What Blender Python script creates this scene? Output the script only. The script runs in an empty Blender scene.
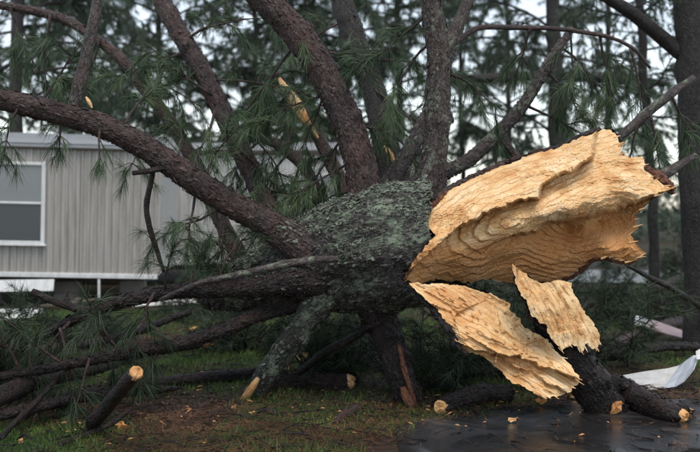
import bpy, math, random
import numpy as np
from mathutils import Vector, Matrix
from mathutils.geometry import delaunay_2d_cdt

# ------------------------------------------------------------------ camera, sky, sun, exposure
scene = bpy.context.scene
COL = scene.collection
FPX, CX, CY, HZ, CAMH = 1046.0, 350.0, 226.0, 210.0, 1.5      # measured from the photograph (700 x 452)
PITCH = math.atan((CY - HZ) / FPX)
cam_d = bpy.data.cameras.new("camera")
cam = bpy.data.objects.new("camera", cam_d); COL.objects.link(cam)
cam.location = (0, 0, CAMH); cam.rotation_euler = (math.radians(90) - PITCH, 0, 0)
cam_d.sensor_width = 36.0; cam_d.lens = 36.0 * FPX / 700.0
cam_d.clip_start = 0.05; cam_d.clip_end = 2000
cam_d.dof.use_dof = True; cam_d.dof.focus_distance = 7.7; cam_d.dof.aperture_fstop = 1.7
scene.camera = cam

SUN_EL, SUN_AZ = math.radians(68), math.radians(170)            # soft light from high above, a little behind the camera
world = bpy.data.worlds.new("World"); scene.world = world; world.use_nodes = True
wn = world.node_tree; wn.nodes.clear()
sky = wn.nodes.new("ShaderNodeTexSky"); sky.sky_type = 'NISHITA'; sky.sun_disc = False
sky.sun_elevation = SUN_EL; sky.sun_rotation = SUN_AZ
sky.air_density = 1.1; sky.dust_density = 0.2; sky.ozone_density = 1.0
hs = wn.nodes.new("ShaderNodeHueSaturation"); hs.inputs["Saturation"].default_value = 0.5
bgn = wn.nodes.new("ShaderNodeBackground"); bgn.inputs["Strength"].default_value = 0.15
wo = wn.nodes.new("ShaderNodeOutputWorld")
wn.links.new(sky.outputs[0], hs.inputs["Color"]); wn.links.new(hs.outputs[0], bgn.inputs[0]); wn.links.new(bgn.outputs[0], wo.inputs[0])
sun_d = bpy.data.lights.new("sun", 'SUN'); sun_d.energy = 1.8; sun_d.angle = math.radians(35); sun_d.color = (1.0, 0.92, 0.82)
sun = bpy.data.objects.new("sun", sun_d); COL.objects.link(sun)
sd = Vector((math.sin(SUN_AZ) * math.cos(SUN_EL), math.cos(SUN_AZ) * math.cos(SUN_EL), math.sin(SUN_EL)))
sun.rotation_euler = sd.to_track_quat('Z', 'Y').to_euler(); sun.location = (0, -5, 12)
vs = scene.view_settings
vs.view_transform = 'Standard'; vs.look = 'None'; vs.exposure = 0.66; vs.gamma = 1.0; vs.use_curve_mapping = False
scene.cycles.max_bounces = 5; scene.cycles.diffuse_bounces = 3; scene.cycles.glossy_bounces = 2
scene.cycles.transparent_max_bounces = 6; scene.cycles.use_denoising = True

# ------------------------------------------------------------------ helpers
FW = np.array([0, math.cos(PITCH), -math.sin(PITCH)]); UPV = np.array([0, math.sin(PITCH), math.cos(PITCH)]); RT = np.array([1.0, 0, 0])
def P(px, py, Y):
    """the point of the place that lies Y metres in front of the camera and shows at (px, py) of the photograph"""
    d = FW + RT * (px - CX) / FPX + UPV * (CY - py) / FPX
    return np.array([0, 0, CAMH]) + d * (Y / d[1])
def PA(px, py, Y):
    px, py, Y = (np.asarray(a, float) for a in (px, py, Y))
    d = FW[None] + RT[None] * ((px - CX) / FPX)[:, None] + UPV[None] * ((CY - py) / FPX)[:, None]
    return np.array([[0, 0, CAMH]]) + d * (Y / d[:, 1])[:, None]
def G(px, py, z=0.0):
    d = FW + RT * (px - CX) / FPX + UPV * (CY - py) / FPX
    return np.array([0, 0, CAMH]) + d * ((z - CAMH) / d[2])
def hash3(i, j, k, seed):
    h = (i * 374761393 + j * 668265263 + k * 2147483647 + seed * 974634777) & 0xFFFFFFFF
    h = ((h ^ (h >> 13)) * 1274126177) & 0xFFFFFFFF
    h = ((h ^ (h >> 16)) * 2246822519) & 0xFFFFFFFF
    return ((h ^ (h >> 15)) & 0xFFFFFF) / float(0xFFFFFF)
def vnoise(p, seed=0):
    p = np.asarray(p, float); i = np.floor(p).astype(np.int64); f = p - i; f = f * f * (3 - 2 * f)
    r = 0
    for a in (0, 1):
        for b in (0, 1):
            for c in (0, 1):
                w = (f[:, 0] if a else 1 - f[:, 0]) * (f[:, 1] if b else 1 - f[:, 1]) * (f[:, 2] if c else 1 - f[:, 2])
                r = r + w * hash3(i[:, 0] + a, i[:, 1] + b, i[:, 2] + c, seed)
    return r * 2 - 1
def fbm(p, seed=0, oct=4):
    p = np.asarray(p, float); r = 0; a = 1.0
    for o in range(oct):
        r = r + a * vnoise(p * (2 ** o), seed + o * 17); a *= 0.5
    return r / 1.9
def worley(p, seed=0):
    p = np.asarray(p, float); i = np.floor(p).astype(np.int64)
    d1 = np.full(len(p), 9.0); d2 = np.full(len(p), 9.0); idv = np.zeros(len(p))
    for a in (-1, 0, 1):
        for b in (-1, 0, 1):
            for c in (-1, 0, 1):
                q = i + np.array([a, b, c])
                h = [hash3(q[:, 0], q[:, 1], q[:, 2], seed + s) for s in (1, 2, 3, 4)]
                d = np.sqrt((q[:, 0] + h[0] - p[:, 0]) ** 2 + (q[:, 1] + h[1] - p[:, 1]) ** 2 + (q[:, 2] + h[2] - p[:, 2]) ** 2)
                n = d < d1
                d2 = np.where(n, d1, np.minimum(d2, d)); idv = np.where(n, h[3], idv); d1 = np.where(n, d, d1)
    return d1, d2, idv
def norm(v):
    v = np.asarray(v, float); return v / (np.linalg.norm(v, axis=-1, keepdims=True) + 1e-9)

def mesh_obj(name, verts, faces, mat, parent=None, rest=None, smooth=True, attr=None, origin=None):
    """one mesh object; verts in world space (parents stand at the identity unless origin says otherwise)"""
    me = bpy.data.meshes.new(name)
    verts = np.asarray(verts, np.float32)
    if origin is not None: verts = verts - np.asarray(origin, np.float32)
    if isinstance(faces, np.ndarray):
        n = faces.shape[1]; nf = len(faces)
        me.vertices.add(len(verts)); me.vertices.foreach_set("co", verts.ravel())
        me.loops.add(nf * n); me.loops.foreach_set("vertex_index", faces.astype(np.int32).ravel())
        me.polygons.add(nf); me.polygons.foreach_set("loop_start", np.arange(0, nf * n, n, dtype=np.int32))
        me.update(calc_edges=True)
    else:
        me.from_pydata([tuple(map(float, v)) for v in verts], [], faces); me.update()
    if smooth: me.polygons.foreach_set("use_smooth", np.ones(len(me.polygons), bool))
    if rest is not None:
        a = me.attributes.new("rest", 'FLOAT_VECTOR', 'POINT'); a.data.foreach_set("vector", np.asarray(rest, np.float32).ravel())
    if attr:
        for k, v in attr.items():
            a = me.attributes.new(k, 'FLOAT', 'POINT'); a.data.foreach_set("value", np.asarray(v, np.float32))
    me.materials.append(mat)
    o = bpy.data.objects.new(name, me); COL.objects.link(o)
    if origin is not None: o.location = tuple(map(float, origin))
    if parent is not None:
        o.parent = parent
        if origin is None:                                  # children keep world-space vertices: undo the parent's place
            m = parent_world(parent).inverted(); o.matrix_parent_inverse = m
    return o
def parent_world(o):
    m = o.matrix_basis.copy()
    while o.parent is not None:
        m = o.parent.matrix_basis @ o.matrix_parent_inverse @ m if False else (o.parent.matrix_basis @ (o.matrix_parent_inverse @ m)); o = o.parent
    return m
def thing(name, label, cat, loc, group=None):
    o = bpy.data.objects.new(name, None); COL.objects.link(o); o.location = tuple(map(float, loc)); o.empty_display_size = 0.2
    return tag(o, label, cat, group)
def tag(o, label=None, cat=None, group=None, kind=None):
    if label: o["label"] = label
    if cat: o["category"] = cat
    if group: o["group"] = group
    if kind: o["kind"] = kind
    return o

# ------------------------------------------------------------------ materials
def new_mat(name):
    m = bpy.data.materials.new(name); m.use_nodes = True
    nt = m.node_tree; b = nt.nodes["Principled BSDF"]
    return m, nt, b
def N(nt, t, **kw):
    n = nt.nodes.new(t)
    for k, v in kw.items():
        if k in n.inputs: n.inputs[k].default_value = v
        else: setattr(n, k, v)
    return n
def ramp(nt, fac, stops):
    r = nt.nodes.new("ShaderNodeValToRGB")
    els = r.color_ramp.elements
    while len(els) < len(stops): els.new(0.5)
    for e, (p, c) in zip(els, stops): e.position = p; e.color = (*c, 1)
    nt.links.new(fac, r.inputs[0]); return r.outputs[0]
def mix(nt, fac, a, b):
    m = nt.nodes.new("ShaderNodeMix"); m.data_type = 'RGBA'
    for s, v in ((m.inputs[0], fac), (m.inputs[6], a), (m.inputs[7], b)):
        if isinstance(v, bpy.types.NodeSocket): nt.links.new(v, s)
        elif isinstance(v, (int, float)): s.default_value = v
        else: s.default_value = (*v, 1)
    return m.outputs[2]
def maprange(nt, v, a, b, c=0.0, d=1.0):
    m = nt.nodes.new("ShaderNodeMapRange"); nt.links.new(v, m.inputs[0])
    for i, x in enumerate((a, b, c, d)): m.inputs[i + 1].default_value = x
    return m.outputs[0]
def coords(nt, attr=None, scale=(1, 1, 1)):
    if attr: src = N(nt, "ShaderNodeAttribute", attribute_name=attr).outputs["Vector"]
    else: src = N(nt, "ShaderNodeTexCoord").outputs["Object"]
    mp = nt.nodes.new("ShaderNodeMapping"); mp.inputs["Scale"].default_value = scale
    nt.links.new(src, mp.inputs[0]); return mp.outputs[0]
def noise(nt, vec, scale, detail=4, rough=0.55, dist=0.0):
    n = nt.nodes.new("ShaderNodeTexNoise"); n.inputs["Scale"].default_value = scale; n.inputs["Detail"].default_value = detail
    n.inputs["Roughness"].default_value = rough; n.inputs["Distortion"].default_value = dist
    nt.links.new(vec, n.inputs["Vector"]); return n.outputs["Fac"]
def voro(nt, vec, scale, feature='F1', out="Distance"):
    n = nt.nodes.new("ShaderNodeTexVoronoi"); n.feature = feature; n.inputs["Scale"].default_value = scale
    nt.links.new(vec, n.inputs["Vector"]); return n.outputs[out]
def bump(nt, bsdf, h, strength, dist):
    bp = nt.nodes.new("ShaderNodeBump"); bp.inputs["Strength"].default_value = strength; bp.inputs["Distance"].default_value = dist
    nt.links.new(h, bp.inputs["Height"]); nt.links.new(bp.outputs[0], bsdf.inputs["Normal"])
def math_n(nt, op, a, b=0.0):
    m = nt.nodes.new("ShaderNodeMath"); m.operation = op
    for s, v in ((m.inputs[0], a), (m.inputs[1], b)):
        if isinstance(v, bpy.types.NodeSocket): nt.links.new(v, s)
        else: s.default_value = v
    return m.outputs[0]

def bark_mat(name, dark, mid, light, lichen=0.0, rough=0.55, red=0.0):
    m, nt, b = new_mat(name)
    v = coords(nt, "rest", (1, 1, 0.42)); v2 = coords(nt, "rest", (1, 1, 0.7))
    wv = nt.nodes.new("ShaderNodeTexNoise"); wv.inputs["Scale"].default_value = 16; wv.inputs["Detail"].default_value = 3; nt.links.new(v, wv.inputs["Vector"])
    vm = nt.nodes.new("ShaderNodeVectorMath"); vm.operation = 'MULTIPLY_ADD'; vm.inputs[1].default_value = (0.07, 0.07, 0.07)
    nt.links.new(wv.outputs["Color"], vm.inputs[0]); nt.links.new(v, vm.inputs[2]); v = vm.outputs[0]
    cracks = voro(nt, v, 44, 'DISTANCE_TO_EDGE')
    cells = voro(nt, v, 44, 'F1', "Color")
    n1 = noise(nt, v2, 70, 6, 0.75); n2 = noise(nt, v2, 5, 4)
    sep = N(nt, "ShaderNodeSeparateColor"); nt.links.new(cells, sep.inputs[0])
    mixf = math_n(nt, 'ADD', math_n(nt, 'MULTIPLY', sep.outputs[0], 0.22), math_n(nt, 'MULTIPLY', n1, 0.95))
    c = ramp(nt, mixf, [(0.22, dark), (0.5, mid), (0.85, light)])
    gate = maprange(nt, noise(nt, v2, 24, 4, 0.7), 0.36, 0.58, 0.15, 1.0)
    c = mix(nt, math_n(nt, 'MULTIPLY', gate, maprange(nt, cracks, 0.0, 0.16, 0.85, 0.0)), c, tuple(x * 0.45 for x in dark))
    c = mix(nt, maprange(nt, noise(nt, v, 34, 5, 0.75, 1.2), 0.50, 0.66, 0.0, 0.7), c, tuple(x * 0.8 for x in dark))
    if red: c = mix(nt, maprange(nt, n2, 0.42, 0.7, 0.0, red), c, (0.105, 0.045, 0.030))
    if lichen:
        ln = noise(nt, v2, 7, 6, 0.75, 0.6)
        lc = ramp(nt, n1, [(0.3, (0.10, 0.13, 0.085)), (0.65, (0.27, 0.32, 0.23))])
        c = mix(nt, maprange(nt, ln, 0.56 - 0.1 * lichen, 0.66 - 0.1 * lichen, 0.0, 0.85), c, lc)
    nt.links.new(c, b.inputs["Base Color"])
    nt.links.new(maprange(nt, n1, 0.3, 0.7, rough - 0.12, rough + 0.2), b.inputs["Roughness"])
    b.inputs["Specular IOR Level"].default_value = 0.35
    n3 = noise(nt, v, 30, 5, 0.7, 1.0)
    h = math_n(nt, 'ADD', math_n(nt, 'ADD', math_n(nt, 'MULTIPLY', gate, maprange(nt, cracks, 0.0, 0.22, 0.0, 0.8)), math_n(nt, 'MULTIPLY', n3, 1.3)), math_n(nt, 'MULTIPLY', n1, 0.9))
    bump(nt, b, h, 0.9, 0.011)
    return m
M = {}
M['bark_trunk'] = bark_mat("trunk_bark", (0.012, 0.011, 0.010), (0.045, 0.040, 0.036), (0.115, 0.105, 0.092), lichen=0.6, rough=0.6)
M['bark_limb'] = bark_mat("limb_bark", (0.010, 0.0072, 0.0068), (0.042, 0.028, 0.026), (0.118, 0.085, 0.078), lichen=0.0, red=0.35, rough=0.48)
M['bark_grey'] = bark_mat("grey_limb_bark", (0.015, 0.012, 0.012), (0.060, 0.048, 0.045), (0.150, 0.125, 0.118), lichen=0.25, red=0.2, rough=0.55)
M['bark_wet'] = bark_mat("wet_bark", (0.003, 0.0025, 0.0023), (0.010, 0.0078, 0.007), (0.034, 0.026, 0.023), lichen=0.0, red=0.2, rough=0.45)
M['bark_inner'] = bark_mat("inner_bark", (0.035, 0.012, 0.007), (0.13, 0.045, 0.022), (0.24, 0.10, 0.05), rough=0.5)
M['bark_far'] = bark_mat("far_bark", (0.007, 0.0065, 0.006), (0.026, 0.022, 0.020), (0.060, 0.053, 0.047), lichen=0.0, rough=0.6)

def wood_mat():
    m, nt, b = new_mat("torn_pine_wood")
    r = N(nt, "ShaderNodeAttribute", attribute_name="ring").outputs["Fac"]
    vo = coords(nt); vf = coords(nt, "rest", (1, 1, 0.09))
    wob = noise(nt, vo, 6, 3); fine = noise(nt, vf, 130, 5, 0.65); big = noise(nt, vo, 4.5, 5, 0.65, 0.5); sp = noise(nt, vo, 55, 4, 0.7)
    rr = math_n(nt, 'ADD', math_n(nt, 'MULTIPLY', r, 1.0), math_n(nt, 'MULTIPLY', wob, 0.25))
    saw = math_n(nt, 'FRACT', rr)
    band = maprange(nt, math_n(nt, 'ABSOLUTE', math_n(nt, 'SUBTRACT', saw, 0.5)), 0.1, 0.5, 0.0, 1.0)
    base = ramp(nt, big, [(0.34, (0.58, 0.26, 0.085)), (0.48, (0.80, 0.50, 0.225)), (0.66, (0.93, 0.70, 0.42))])
    base = mix(nt, maprange(nt, band, 0.55, 1.0, 0.0, 0.62), base, (0.46, 0.20, 0.065))
    base = mix(nt, maprange(nt, fine, 0.50, 0.72, 0.0, 0.6), base, (0.93, 0.71, 0.42))
    base = mix(nt, maprange(nt, fine, 0.44, 0.25, 0.0, 0.55), base, (0.42, 0.19, 0.065))
    deep_orange = N(nt, "ShaderNodeAttribute", attribute_name="heart_shade").outputs["Fac"]
    base = mix(nt, deep_orange, base, (0.64, 0.29, 0.10))  # heartwood orange; on the torn face it also carries painted underside shade
    nt.links.new(base, b.inputs["Base Color"])
    b.inputs["Roughness"].default_value = 0.62; b.inputs["Specular IOR Level"].default_value = 0.3
    h = math_n(nt, 'ADD', math_n(nt, 'MULTIPLY', fine, 0.9), math_n(nt, 'ADD', math_n(nt, 'MULTIPLY', saw, 0.45), math_n(nt, 'MULTIPLY', sp, 0.5)))
    bump(nt, b, h, 0.9, 0.016)
    return m
M['wood'] = wood_mat()

def needle_mat(name, a, bcol, c, trans=0.25):
    m, nt, b = new_mat(name)
    v = coords(nt)
    n1 = noise(nt, v, 2.2, 3); n2 = noise(nt, v, 60, 2)
    f = math_n(nt, 'ADD', math_n(nt, 'MULTIPLY', n1, 0.75), math_n(nt, 'MULTIPLY', n2, 0.3))
    nt.links.new(ramp(nt, f, [(0.32, a), (0.52, bcol), (0.75, c)]), b.inputs["Base Color"])
    b.inputs["Roughness"].default_value = 0.5; b.inputs["Specular IOR Level"].default_value = 0.3
    return m
M['needles'] = needle_mat("pine_needles", (0.022, 0.042, 0.020), (0.048, 0.082, 0.036), (0.10, 0.135, 0.062))
M['needles_far'] = needle_mat("far_pine_needles", (0.028, 0.045, 0.030), (0.058, 0.085, 0.055), (0.10, 0.13, 0.085))  # paler, greyer copy of the near needles: distance haze put into the colour
M['needles_dead'] = needle_mat("dead_needles", (0.035, 0.017, 0.009), (0.10, 0.045, 0.022), (0.20, 0.10, 0.048))
M['needles_shaded'] = needle_mat("shade_dark_needles", (0.012, 0.022, 0.012), (0.026, 0.044, 0.020), (0.058, 0.078, 0.036))  # darker copy of the pine needles: shade under the tangle painted into the colour
M['grass'] = needle_mat("grass_blades", (0.022, 0.050, 0.009), (0.055, 0.112, 0.018), (0.125, 0.180, 0.040))

def ground_mat():
    m, nt, b = new_mat("mossy_ground"); v = coords(nt)
    n1 = noise(nt, v, 0.9, 5, 0.6, 0.4); n2 = noise(nt, v, 14, 6, 0.75); n3 = noise(nt, v, 60, 4, 0.7)
    brown = ramp(nt, n2, [(0.3, (0.013, 0.008, 0.005)), (0.5, (0.038, 0.020, 0.012)), (0.72, (0.090, 0.048, 0.026))])
    green = ramp(nt, n2, [(0.3, (0.010, 0.022, 0.005)), (0.55, (0.028, 0.055, 0.012)), (0.8, (0.060, 0.088, 0.024))])
    f = math_n(nt, 'ADD', n1, math_n(nt, 'MULTIPLY', math_n(nt, 'SUBTRACT', n2, 0.5), 0.5))
    nt.links.new(mix(nt, maprange(nt, f, 0.47, 0.62), brown, green), b.inputs["Base Color"])
    b.inputs["Roughness"].default_value = 0.75; b.inputs["Specular IOR Level"].default_value = 0.25
    bump(nt, b, math_n(nt, 'ADD', n2, math_n(nt, 'MULTIPLY', n3, 0.5)), 0.8, 0.05)
    return m
M['ground'] = ground_mat()
def asphalt_mat():
    m, nt, b = new_mat("wet_asphalt"); v = coords(nt)
    n1 = noise(nt, v, 1.6, 4, 0.6, 0.8); n2 = noise(nt, v, 180, 3, 0.7); n3 = noise(nt, v, 7, 5, 0.7)
    c = ramp(nt, math_n(nt, 'ADD', math_n(nt, 'MULTIPLY', n2, 0.6), math_n(nt, 'MULTIPLY', n3, 0.4)), [(0.3, (0.007, 0.007, 0.0075)), (0.7, (0.028, 0.027, 0.028))])
    c = mix(nt, maprange(nt, n1, 0.58, 0.68, 0.0, 0.6), c, (0.085, 0.078, 0.068))
    nt.links.new(c, b.inputs["Base Color"])
    nt.links.new(maprange(nt, math_n(nt, 'ADD', n1, math_n(nt, 'MULTIPLY', math_n(nt, 'SUBTRACT', n3, 0.5), 0.3)), 0.40, 0.60, 0.04, 0.30), b.inputs["Roughness"])
    b.inputs["Specular IOR Level"].default_value = 0.5
    bump(nt, b, math_n(nt, 'MULTIPLY', n2, maprange(nt, n1, 0.42, 0.55, 0.1, 1.0)), 0.35, 0.006)
    return m
M['asphalt'] = asphalt_mat()
def paint_mat(name, col, dirt=(0.12, 0.11, 0.09), amount=0.35, rough=0.5, streak=(3, 3, 0.5)):
    m, nt, b = new_mat(name); v = coords(nt, None, streak); v1 = coords(nt)
    n1 = noise(nt, v, 3, 6, 0.7); n2 = noise(nt, v1, 40, 4)
    f = maprange(nt, math_n(nt, 'ADD', n1, math_n(nt, 'MULTIPLY', n2, 0.2)), 0.5, 0.85, 0.0, amount)
    nt.links.new(mix(nt, f, col, dirt), b.inputs["Base Color"]); b.inputs["Roughness"].default_value = rough
    return m
M['siding'] = paint_mat("beige_siding", (0.355, 0.34, 0.315), (0.17, 0.15, 0.125), 0.85, 0.5, (5, 5, 0.35))
M['siding_white'] = paint_mat("off_white_siding", (0.46, 0.455, 0.43), (0.24, 0.235, 0.21), 0.5, 0.5)
M['trim'] = paint_mat("white_trim", (0.62, 0.63, 0.62), (0.25, 0.24, 0.22), 0.5, 0.45)
M['roof'] = paint_mat("galvanised_roof", (0.27, 0.285, 0.295), (0.2, 0.2, 0.2), 0.5, 0.35)
M['steel'] = paint_mat("rusty_steel", (0.05, 0.045, 0.04), (0.09, 0.04, 0.02), 0.8, 0.6)
M['block'] = paint_mat("concrete_block", (0.22, 0.21, 0.19), (0.09, 0.085, 0.075), 0.7, 0.85)
M['timber'] = paint_mat("grey_timber", (0.16, 0.13, 0.10), (0.06, 0.05, 0.04), 0.7, 0.8)
M['panel_white'] = paint_mat("white_sheet", (0.66, 0.65, 0.62), (0.22, 0.20, 0.17), 0.5, 0.4)
M['panel_blue'] = paint_mat("pale_blue_grey_sheet", (0.46, 0.50, 0.55), (0.25, 0.26, 0.28), 0.5, 0.35)
M['panel_pink'] = paint_mat("pinkish_board", (0.42, 0.31, 0.30), (0.25, 0.2, 0.18), 0.5, 0.6)
def pane_mat(name, col, rough):
    m, nt, b = new_mat(name); b.inputs["Base Color"].default_value = (*col, 1); b.inputs["Roughness"].default_value = rough
    b.inputs["Specular IOR Level"].default_value = 0.6; return m
M['pane_up'] = pane_mat("curtained_pane", (0.17, 0.185, 0.185), 0.25)
M['pane_low'] = pane_mat("screened_pane", (0.045, 0.052, 0.056), 0.3)
M['flake'] = paint_mat("bark_flake", (0.060, 0.053, 0.047), (0.018, 0.016, 0.014), 0.9, 0.65, (6, 6, 6))
def lichen_mat():
    m, nt, b = new_mat("lichen"); v = coords(nt); n1 = noise(nt, v, 30, 4, 0.7)
    nt.links.new(ramp(nt, n1, [(0.3, (0.060, 0.074, 0.050)), (0.55, (0.145, 0.168, 0.122)), (0.8, (0.29, 0.315, 0.255))]), b.inputs["Base Color"])
    b.inputs["Roughness"].default_value = 0.85; return m
M['lichen'] = lichen_mat()
M['gum'] = pane_mat("resin", (0.5, 0.22, 0.03), 0.3)

# ------------------------------------------------------------------ shapes
def catmull(pts, step):
    """pts (n,4) x y z r -> dense samples"""
    p = np.vstack([2 * pts[0] - pts[1], pts, 2 * pts[-1] - pts[-2]]); out = []
    for i in range(1, len(p) - 2):
        L = np.linalg.norm(p[i + 1, :3] - p[i, :3]); n = max(1, int(L / step))
        t = (np.arange(n) / n)[:, None]
        a, b, c, d = p[i - 1], p[i], p[i + 1], p[i + 2]
        out.append(0.5 * (2 * b + (c - a) * t + (2 * a - 5 * b + 4 * c - d) * t ** 2 + (3 * b - a - 3 * c + d) * t ** 3))
    out.append(pts[-1:]); o = np.vstack(out); o[:, 3] = np.maximum(o[:, 3], 0.0015); return o
def frames(c):
    t = norm(np.gradient(c, axis=0)); u = np.zeros_like(c)
    ref = np.array([0, 1, 0.13]) if abs(t[0, 1]) < 0.9 else np.array([1, 0, 0])
    u0 = np.cross(ref, t[0]); u0 /= np.linalg.norm(u0)
    for i in range(len(c)):
        u0 = u0 - t[i] * np.dot(u0, t[i]); u0 /= np.linalg.norm(u0) + 1e-9; u[i] = u0
    return t, u, np.cross(t, u)
def tube(pts, sides=12, step=0.05, wob=0.0, rough=0.06, seed=0, knots=0, plates=0.0, plate_scale=14):
    pts = np.asarray(pts, float); s = catmull(pts, step); c = s[:, :3].copy(); r = s[:, 3].copy()
    L = np.concatenate([[0], np.cumsum(np.linalg.norm(np.diff(c, axis=0), axis=1))])
    if wob:
        e = np.minimum(1, np.minimum(L, L[-1] - L) / 0.15)
        q = np.c_[L * 2.1, np.zeros_like(L), np.zeros_like(L)]
        c = c + np.c_[fbm(q + 3.1, seed), fbm(q + 9.7, seed + 1), fbm(q + 17.3, seed + 2)] * (wob * e)[:, None]
    t, u, v = frames(c); a = np.linspace(0, 2 * np.pi, sides, endpoint=False)
    ca, sa = np.cos(a), np.sin(a)
    rest = np.stack([r[:, None] * ca, r[:, None] * sa, np.repeat(L[:, None], sides, 1)], -1).reshape(-1, 3) + np.array([seed * 1.37 % 11, seed * 2.11 % 13, seed * 0.77 % 17])
    k = 1 + rough * fbm(rest * np.array([7, 7, 3.0]), seed, 3)
    rng = np.random.default_rng(seed + 5)
    ang = np.tile(a, len(c)); LL = np.repeat(L, sides)
    for _ in range(knots):
        k0, a0 = rng.uniform(0.1, 0.9) * L[-1], rng.uniform(0, 6.28)
        da = np.angle(np.exp(1j * (ang - a0)))
        k = k + 0.32 * np.exp(-((LL - k0) / 0.05) ** 2 - (da / 0.5) ** 2)
    add = 0
    if plates:
        wq = rest * 14; wp = np.c_[fbm(wq, seed, 2), fbm(wq + 7, seed, 2), fbm(wq + 15, seed, 2)] * 0.03
        d1, d2, idv = worley((rest + wp) * np.array([1, 1, 0.5]) * plate_scale, seed)
        add = plates * (np.clip((d2 - d1) * 3, 0, 1) * (0.4 + 0.9 * idv) - 0.5)
    R = np.repeat(r, sides) * k + add
    dirs = (u[:, None] * ca[None, :, None] + v[:, None] * sa[None, :, None]).reshape(-1, 3)
    verts = np.repeat(c, sides, 0) + dirs * R[:, None]
    n = len(c); i, j = np.meshgrid(np.arange(n - 1), np.arange(sides), indexing='ij'); j2 = (j + 1) % sides
    f = np.stack([i * sides + j, i * sides + j2, (i + 1) * sides + j2, (i + 1) * sides + j], -1).reshape(-1, 4)
    # closed ends
    verts = np.vstack([verts, c[0] - t[0] * r[0] * 0.2, c[-1] + t[-1] * r[-1] * 0.3]); rest = np.vstack([rest, rest[0], rest[-1]])
    e0, e1 = n * sides, n * sides + 1; jj = np.arange(sides); jk = (jj + 1) % sides
    f = np.vstack([f, np.stack([jk, jj, np.full(sides, e0), np.full(sides, e0)], -1), np.stack([(n - 1) * sides + jj, (n - 1) * sides + jk, np.full(sides, e1), np.full(sides, e1)], -1)])
    return verts, f, rest, c, t, s[:, 3]
def fix_quads(f):
    return [tuple(q[:3]) if q[2] == q[3] else tuple(q) for q in f.tolist()]
def tube_obj(name, pts, mat, parent=None, **kw):
    v, f, rest, c, t, r = tube(pts, **kw)
    nq = len(f) - 2 * kw.get('sides', 12)
    o = mesh_obj(name, v, fix_quads(f), mat, parent, rest=rest)
    return o, (c, t, r)
def merge(parts):
    V, F, R = [], [], []; n = 0
    for v, f, r in parts:
        V.append(v); F.extend([tuple(x + n for x in q) for q in fix_quads(f)]); R.append(r); n += len(v)
    return np.vstack(V), F, np.vstack(R)
def pxpath(pp):
    return [np.r_[P(x, y, Y), w * 0.5 * Y / FPX] for x, y, Y, w in pp]

def needle_mesh(tips, dirs, rng, n=22, length=0.17, width=0.004, spread=0.75, droop=0.25, segs=1, back=0.07):
    """needles in tufts at the twig tips: (k,3) tips, (k,3) dirs"""
    tips = np.asarray(tips); dirs = norm(np.asarray(dirs)); k = len(tips)
    T = np.repeat(tips, n, 0); D = np.repeat(dirs, n, 0); m = len(T)
    T = T - D * rng.uniform(0, back, (m, 1))
    rd = norm(rng.normal(size=(m, 3)))
    d = norm(D * 0.85 + rd * spread + np.array([0, 0, -droop]) * rng.uniform(0, 1, (m, 1)))
    L = length * rng.uniform(0.55, 1.1, (m, 1))
    side = norm(np.cross(d, rng.normal(size=(m, 3)))) * width * 0.5
    if segs == 1:
        V = np.stack([T - side, T + side, T + d * L], 1).reshape(-1, 3)
        F = np.arange(m * 3).reshape(-1, 3)
    else:
        mid = T + d * L * 0.5; end = mid + norm(d + np.array([0, 0, -0.35])) * L * 0.5
        V = np.stack([T - side, T + side, mid + side * 0.9, mid - side * 0.9, end], 1).reshape(-1, 3)
        b = np.arange(m)[:, None] * 5
        F = np.vstack([b + np.array([[0, 1, 2]]), b + np.array([[0, 2, 3]]), b + np.array([[3, 2, 4]])])
    return V, F
def join_np(parts):
    V, F, n = [], [], 0
    for v, f in parts: V.append(v); F.append(f + n); n += len(v)
    return np.vstack(V), np.vstack(F)

def branchlet(start, d, length, r0, rng, twigs=5, droop=0.3, tuft_gap=0.16, sub=0.42):
    """a side branch with twigs: returns wood tubes and the tufts' tips and directions"""
    d = norm(d); wood, tips, dirs = [], [], []
    def path(s, d, L, r, k=4):
        pts = [np.r_[s, r]]; p = np.array(s, float)
        for i in range(1, k + 1):
            d = norm(d + np.array([0, 0, -droop / k]) + rng.normal(size=3) * 0.16)
            p = p + d * L / k; pts.append(np.r_[p, r * (1 - 0.78 * i / k)])
        return pts
    main = path(start, d, length, r0)
    sd = int(rng.integers(1 << 20))
    v, f, rest, c, t, _ = tube(main, sides=5, step=max(0.06, length / 14), rough=0.1, seed=sd); wood.append((v, f, rest))
    tips.append(c[-1]); dirs.append(t[-1])
    for i in range(twigs):
        q = int(len(c) * rng.uniform(0.25, 0.97)); q = min(q, len(c) - 1)
        dd = norm(t[q] * 0.6 + norm(rng.normal(size=3)) * np.array([1, 1, 0.6]) * 0.9 + np.array([0, 0, 0.1]))
        L2 = length * sub * rng.uniform(0.45, 1.1)
        pts = path(c[q], dd, L2, max(0.003, r0 * 0.4), 3)
        v, f, rest, c2, t2, _ = tube(pts, sides=4, step=max(0.05, L2 / 8), rough=0.0, seed=sd + i); wood.append((v, f, rest))
        nt_ = max(1, int(L2 / tuft_gap))
        for j in range(nt_):
            e = int((len(c2) - 1) * (1 - j / max(nt_, 1) * 0.75))
            tips.append(c2[e]); dirs.append(norm(t2[e] + rng.normal(size=3) * 0.25))
    return wood, tips, dirs

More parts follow.
